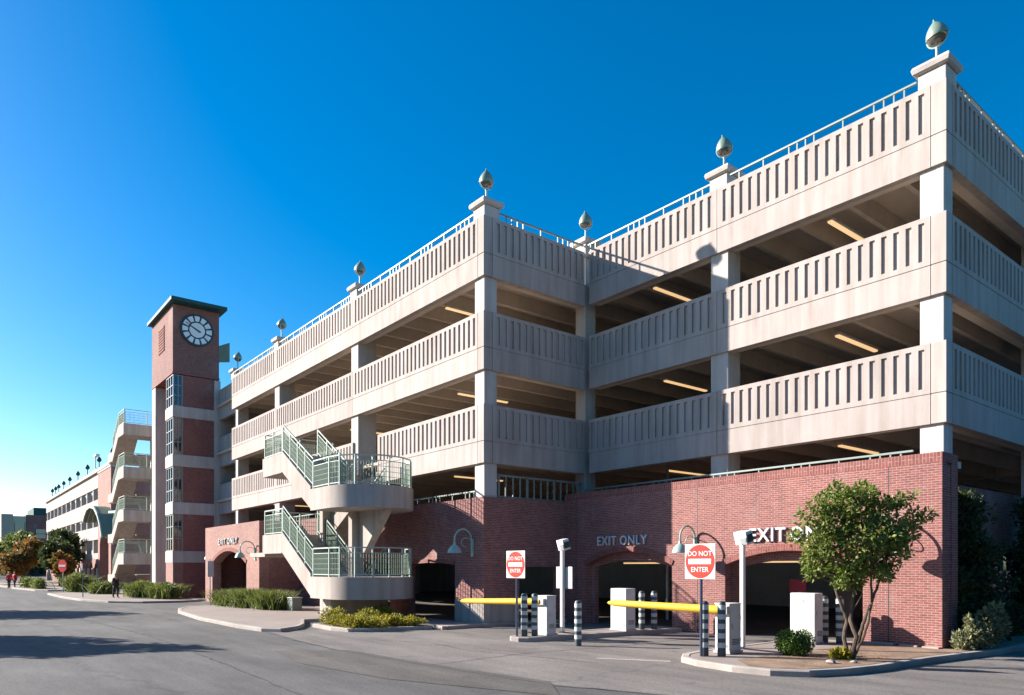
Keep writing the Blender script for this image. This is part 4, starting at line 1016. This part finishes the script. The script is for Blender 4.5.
for k, x in enumerate((-70.2, -77.6, -85.0, -92.0, -98.8, -104.4, -109.5, -112.8, -116.5)):
    lb = ['nearest the brick portal', 'second from the brick portal', 'third from the brick portal', 'fourth from the brick portal', 'fifth from the brick portal', 'fourth from the far left end', 'third from the far left end', 'second from the far left end', 'at the far left end'][k]
    t = thing('roof_lamp', 'small dark lamp on the far garage cornice, ' + lb, 'lamp', (x, fy + .2, 12.0), 'lamps on the far garage cornice')
    MB().box(x - .3, x + .3, fy - .1, fy + .5, 12.002, 12.25).build('pedestal', 'tan', t); MB().tube([(x, fy + .2, 12.3), (x, fy + .2, 13.0)], .05).build('stem', 'roof', t)
    MB().lathe([(.05, 12.9), (.2, 13.0), (.24, 13.15), (.17, 13.33), (.03, 13.5)], 12, (x, fy + .2, 0)).build('dome', 'roof', t, True)
pl = thing('light_pole', 'tall rooftop pole with a flat light head above the far garage', 'pole', (-90.5, -5.0, 12.0))
MB().tube([(-90.5, -5, 11.3), (-90.5, -5, 15.2)], .07).build('post', 'grey', pl); MB().box(-90.5, -88.9, -5.2, -4.8, 15.1, 15.3).build('light_head', 'grey', pl)
# barrel canopy over the portal
CN = thing('barrel_canopy', 'curved dark green canopy arching over the pavement beside the stair tower', 'canopy', (-72, -8, 5))
rim = [(-77.0, 6.9), (-76.2, 7.5), (-74.8, 8.05), (-72.8, 8.2), (-70.6, 7.95), (-68.8, 7.2), (-67.4, 6.2), (-66.5, 5.1)]
rim = [(x + 1.0, z - .25) for x, z in rim]
mb = MB(); n = len(rim)
out = rim + [(x, z - .12) for x, z in rim[::-1]]
mb.prism([(x, -8.2, z) for x, z in out], (0, 1.38, 0)); mb.build('vault', 'canopy', CN)
mb = MB(); mb.prism([(x, -8.32, z + .06) for x, z in rim] + [(x, -8.32, z - .22) for x, z in rim[::-1]], (0, .115, 0)); mb.build('rim', 'green_metal', CN)
mb = MB()
for y in (-7.9, -7.5, -7.1): mb.tube([(x, y, z - .18) for x, z in rim], .05, 6)
mb.build('rib', 'green_metal', CN)
mb = MB(); mb.bar((-66, -7.6, 7.0), (-57.6, -7.6, 6.6), .12, .2); mb.build('tie_beam', 'verdigris', CN)
# street furniture down the street
def rs_sign(x, y, label):
    t = thing('road_sign', label, 'road sign', (x, y, .12))
    MB().tube([(x, y, .0), (x, y, 2.5)], .04).build('post', 'grey', t)
    Rm = Matrix.Translation((x, y, 2.15)) @ Matrix.Rotation(.5, 4, 'Z')
    p = MB().prism([(.52 * math.cos(PI / 8 + k * PI / 4), -.06, .52 * math.sin(PI / 8 + k * PI / 4)) for k in range(8)], (0, .02, 0)).xf(Rm).build('sign_plate', 'red', t)
    MB().box(-.38, .38, -.075, -.063, -.08, .08).xf(Rm).build('white_bar', 'signwhite', p)
rs_sign(-58.6, -12.0, 'red road sign with a white bar before the far trees')
pp = thing('sign_post', 'thin dark post with a small blue plate left of the person in dark clothes', 'road sign', (-46.5, -12.3, .12))
MB().tube([(-46.5, -12.3, 0), (-46.5, -12.3, 2.3)], .03).build('post', 'navy', pp); MB().box(-46.8, -46.2, -12.36, -12.33, 1.85, 2.3).build('sign_plate', 'navy', pp)
s2 = thing('sign_post', 'slim white sign on a thin post in front of the far pink arch', 'road sign', (-35.6, -7.5, 0))
MB().tube([(-35.6, -7.5, 0), (-35.6, -7.5, 2.5)], .03).build('post', 'grey', s2); MB().box(-35.62, -35.57, -7.65, -7.3, 1.5, 2.4).build('sign_plate', 'signwhite', s2)
ub = thing('utility_box', 'grey-green utility box at the end of the shrub row by the stairs', 'utility box', (-24.0, -7.2, .11))
MB().box(-24.5, -23.9, -7.3, -6.85, .11, .66).build('cabinet', 'boxgrey', ub, bev=.02); MB().box(-24.53, -23.87, -7.33, -6.82, .662, .70).build('lid', 'grey', ub, bev=.01)
# distant office blocks
def block(name, label, x0, x1, y0, y1, h, mat, wins, roofmat=None):
    t = thing(name, label, 'building', ((x0 + x1) / 2, (y0 + y1) / 2, 0))
    MB().box(x0, x1, y0, y1, 0, h).build('wall', mat, t)
    for wy0, wy1, wz0, wz1, wm in wins:
        w = MB().box(x1 + .01, x1 + .12, wy0, wy1, wz0, wz1).build('window', wm, t)
        mb = MB(); k = max(1, int((wy1 - wy0) / 1.3))
        for i in range(k + 1): y = wy0 + (wy1 - wy0) * i / k; mb.box(x1 + .121, x1 + .17, y - .06, y + .06, wz0, wz1)
        mb.box(x1 + .121, x1 + .165, wy0, wy1, (wz0 + wz1) / 2 - .06, (wz0 + wz1) / 2 + .06); mb.build('frame', 'clockdark', w)
    if roofmat: MB().box(x0 - .3, x1 + .3, y0 - .3, y1 + .3, h + .01, h + 1.6).build('roof', roofmat, t)
block('office_building', 'distant tan slab at the left end of the far office blocks', -206, -200, -8.0, -5.7, 14.6, 'tan', [])
block('office_building', 'distant teal glass office block left of the brick one', -207, -200.2, -5.65, -3.2, 14.2, 'teal', [(-5.4, -3.4, 1, 12.8, 'teal')])
block('office_building', 'distant red brick office block with a dark green roof', -220, -200.4, -3.15, 6, 14.6, 'brick', [(-1.2, .9, 9.0, 11.2, 'teal'), (2.5, 4.5, 9, 11.2, 'teal')], None)
MBr = [o for o in bpy.data.objects if o.get('label') == 'distant red brick office block with a dark green roof'][0]
MB().box(-216, -200.6, -1.6, 6, 14.61, 16.4).build('roof_storey', 'roof', MBr)

# ================================================================== PEOPLE
def person(loc, face, h, shirt, trousers, label, step=.10, hairm='hair', arms=(0, 0)):
    """one skinned body; clothing, shoes and hair are its children"""
    t = thing('person', label, 'person', loc); s = h / 1.75
    def skin(name, verts, edges, rad, mat):
        me = bpy.data.meshes.new(name); me.from_pydata([tuple(c * s for c in v) for v in verts], edges, [])
        me.materials.append(M[mat]); o = bpy.data.objects.new(name, me); COL.objects.link(o); o.parent = t; o.rotation_euler = (0, 0, face)
        sk = o.modifiers.new('skin', 'SKIN'); sk.use_smooth_shade = True
        for i, r in enumerate(rad):
            d = me.skin_vertices[0].data[i]; d.radius = (r[0] * s, r[1] * s) if isinstance(r, tuple) else (r * s, r * s)
        me.skin_vertices[0].data[0].use_root = True
        sb = o.modifiers.new('sub', 'SUBSURF'); sb.levels = sb.render_levels = 1
        return o
    L_, R_ = .10, -.10
    V = [(0, 0, .95), (0, 0, 1.15), (0, 0, 1.38), (0, 0, 1.47), (0, -.01, 1.56), (0, -.02, 1.66), (0, 0, 1.72),
         (L_, 0, .90), (L_ + .01, -step, .50), (L_ + .01, -step * .6, .09), (L_ + .02, -step * .6 - .13, .05),
         (R_, 0, .90), (R_ - .01, step * .6, .50), (R_ - .01, step * 1.2, .09), (R_ - .02, step * 1.2 - .13, .05),
         (.19, 0, 1.40), (.25, .03, 1.12), (.26, -.05 - arms[0], .88), (.25, -.09 - arms[0], .78), (-.19, 0, 1.40), (-.25, .02, 1.12), (-.26, -.06 - arms[1], .88), (-.25, -.10 - arms[1], .78)]
    E_ = [(0, 1), (1, 2), (2, 3), (3, 4), (4, 5), (5, 6), (0, 7), (7, 8), (8, 9), (9, 10), (0, 11), (11, 12), (12, 13), (13, 14), (2, 15), (15, 16), (16, 17), (17, 18), (2, 19), (19, 20), (20, 21), (21, 22)]
    Rd = [(.145, .10), (.125, .09), (.15, .10), .055, .075, .085, .05, .085, .055, .038, .035, .085, .055, .038, .035, .06, .042, .03, .035, .06, .042, .03, .035]
    skin('body', V, E_, Rd, 'skin')
    jv = [V[i] for i in (0, 1, 2, 15, 16, 17, 19, 20, 21)] + [(0, 0, .86), (0, 0, 1.45)]
    je = [(0, 1), (1, 2), (2, 3), (3, 4), (4, 5), (2, 6), (6, 7), (7, 8), (0, 9), (2, 10)]
    skin('jacket', jv, je, [(.17, .125), (.15, .115), (.175, .125), .08, .06, .045, .08, .06, .045, (.17, .125), .075], shirt)
    tv = [V[i] for i in (0, 7, 8, 9, 11, 12, 13)]
    skin('trousers', tv, [(0, 1), (1, 2), (2, 3), (0, 4), (4, 5), (5, 6)], [(.155, .11), .10, .075, .058, .10, .075, .058], trousers)
    hv = [(0, .02, 1.62), (0, .01, 1.70), (0, .0, 1.755)]
    skin('hair', hv, [(0, 1), (1, 2)], [.082, .092, .05], hairm)
    for k, (a, b) in enumerate(((9, 10), (13, 14))):
        skin('shoe', [V[a], tuple(np.array(V[b]) + (0, -.02, -.005))], [(0, 1)], [.05, .045], 'shoe')
    return t
person((-43.4, -10.95, .12), 2.2, 1.52, 'cloth_black', 'cloth_black', 'person in dark clothes walking on the pavement below the stair tower')
person((-76.2, -13.9, .0), .6, 1.62, 'cloth_red', 'cloth_black', 'person in a bright red top on the far pavement, right of the pair')
person((-76.9, -14.3, .0), 1.0, 1.62, 'cloth_red', 'cloth_navy', 'person in a bright red top on the far pavement, left of the pair')
person((-80.5, -15.6, .0), 1.2, 1.65, 'cloth_pale', 'cloth_navy', 'person in a pale shirt and dark trousers at the left edge of the photo')

# ================================================================== LIGHT, SKY, CAMERA
el = math.radians(24.5)
to_sun = Vector((-.80 * math.cos(el), -.60 * math.cos(el), math.sin(el)))
sun = bpy.data.lights.new('sun', 'SUN'); sun.energy = 5.0; sun.angle = math.radians(.53); sun.color = (1.0, .925, .84)
so = bpy.data.objects.new('sun', sun); COL.objects.link(so); so.rotation_euler = (-to_sun).to_track_quat('-Z', 'Y').to_euler(); so.location = (-40, -30, 40)
w = bpy.data.worlds.new('World'); S.world = w; w.use_nodes = True; nt = w.node_tree
bg = nt.nodes['Background']; sky = nt.nodes.new('ShaderNodeTexSky'); sky.sky_type = 'NISHITA'; sky.sun_disc = False
sky.sun_elevation = el; sky.sun_rotation = math.atan2(to_sun.x, to_sun.y) % (2 * PI)
sky.altitude = 700; sky.air_density = 1.0; sky.dust_density = .9; sky.ozone_density = 2.2
hs = nt.nodes.new('ShaderNodeHueSaturation'); hs.inputs['Saturation'].default_value = 1.55; hs.inputs['Hue'].default_value = .498
nt.links.new(sky.outputs[0], hs.inputs['Color']); nt.links.new(hs.outputs[0], bg.inputs[0]); bg.inputs[1].default_value = .075

cam = bpy.data.cameras.new('camera'); co = bpy.data.objects.new('camera', cam); COL.objects.link(co)
cam.sensor_width = 36; cam.lens = 36 * 720 / 1024; cam.shift_y = (567 - 347.5) / 1024
co.location = (7.275, -19.64, 2.06); co.rotation_euler = (PI / 2, 0, math.atan2(.7819, .6234)); cam.clip_end = 3000; cam.clip_start = .1
S.camera = co
vs = S.view_settings; S.display_settings.display_device = 'sRGB'
vs.view_transform = 'Standard'; vs.look = 'None'; vs.gamma = 1; vs.exposure = 1.43; vs.use_curve_mapping = False
S.cycles.max_bounces = 8; S.cycles.diffuse_bounces = 6; S.cycles.transparent_max_bounces = 16
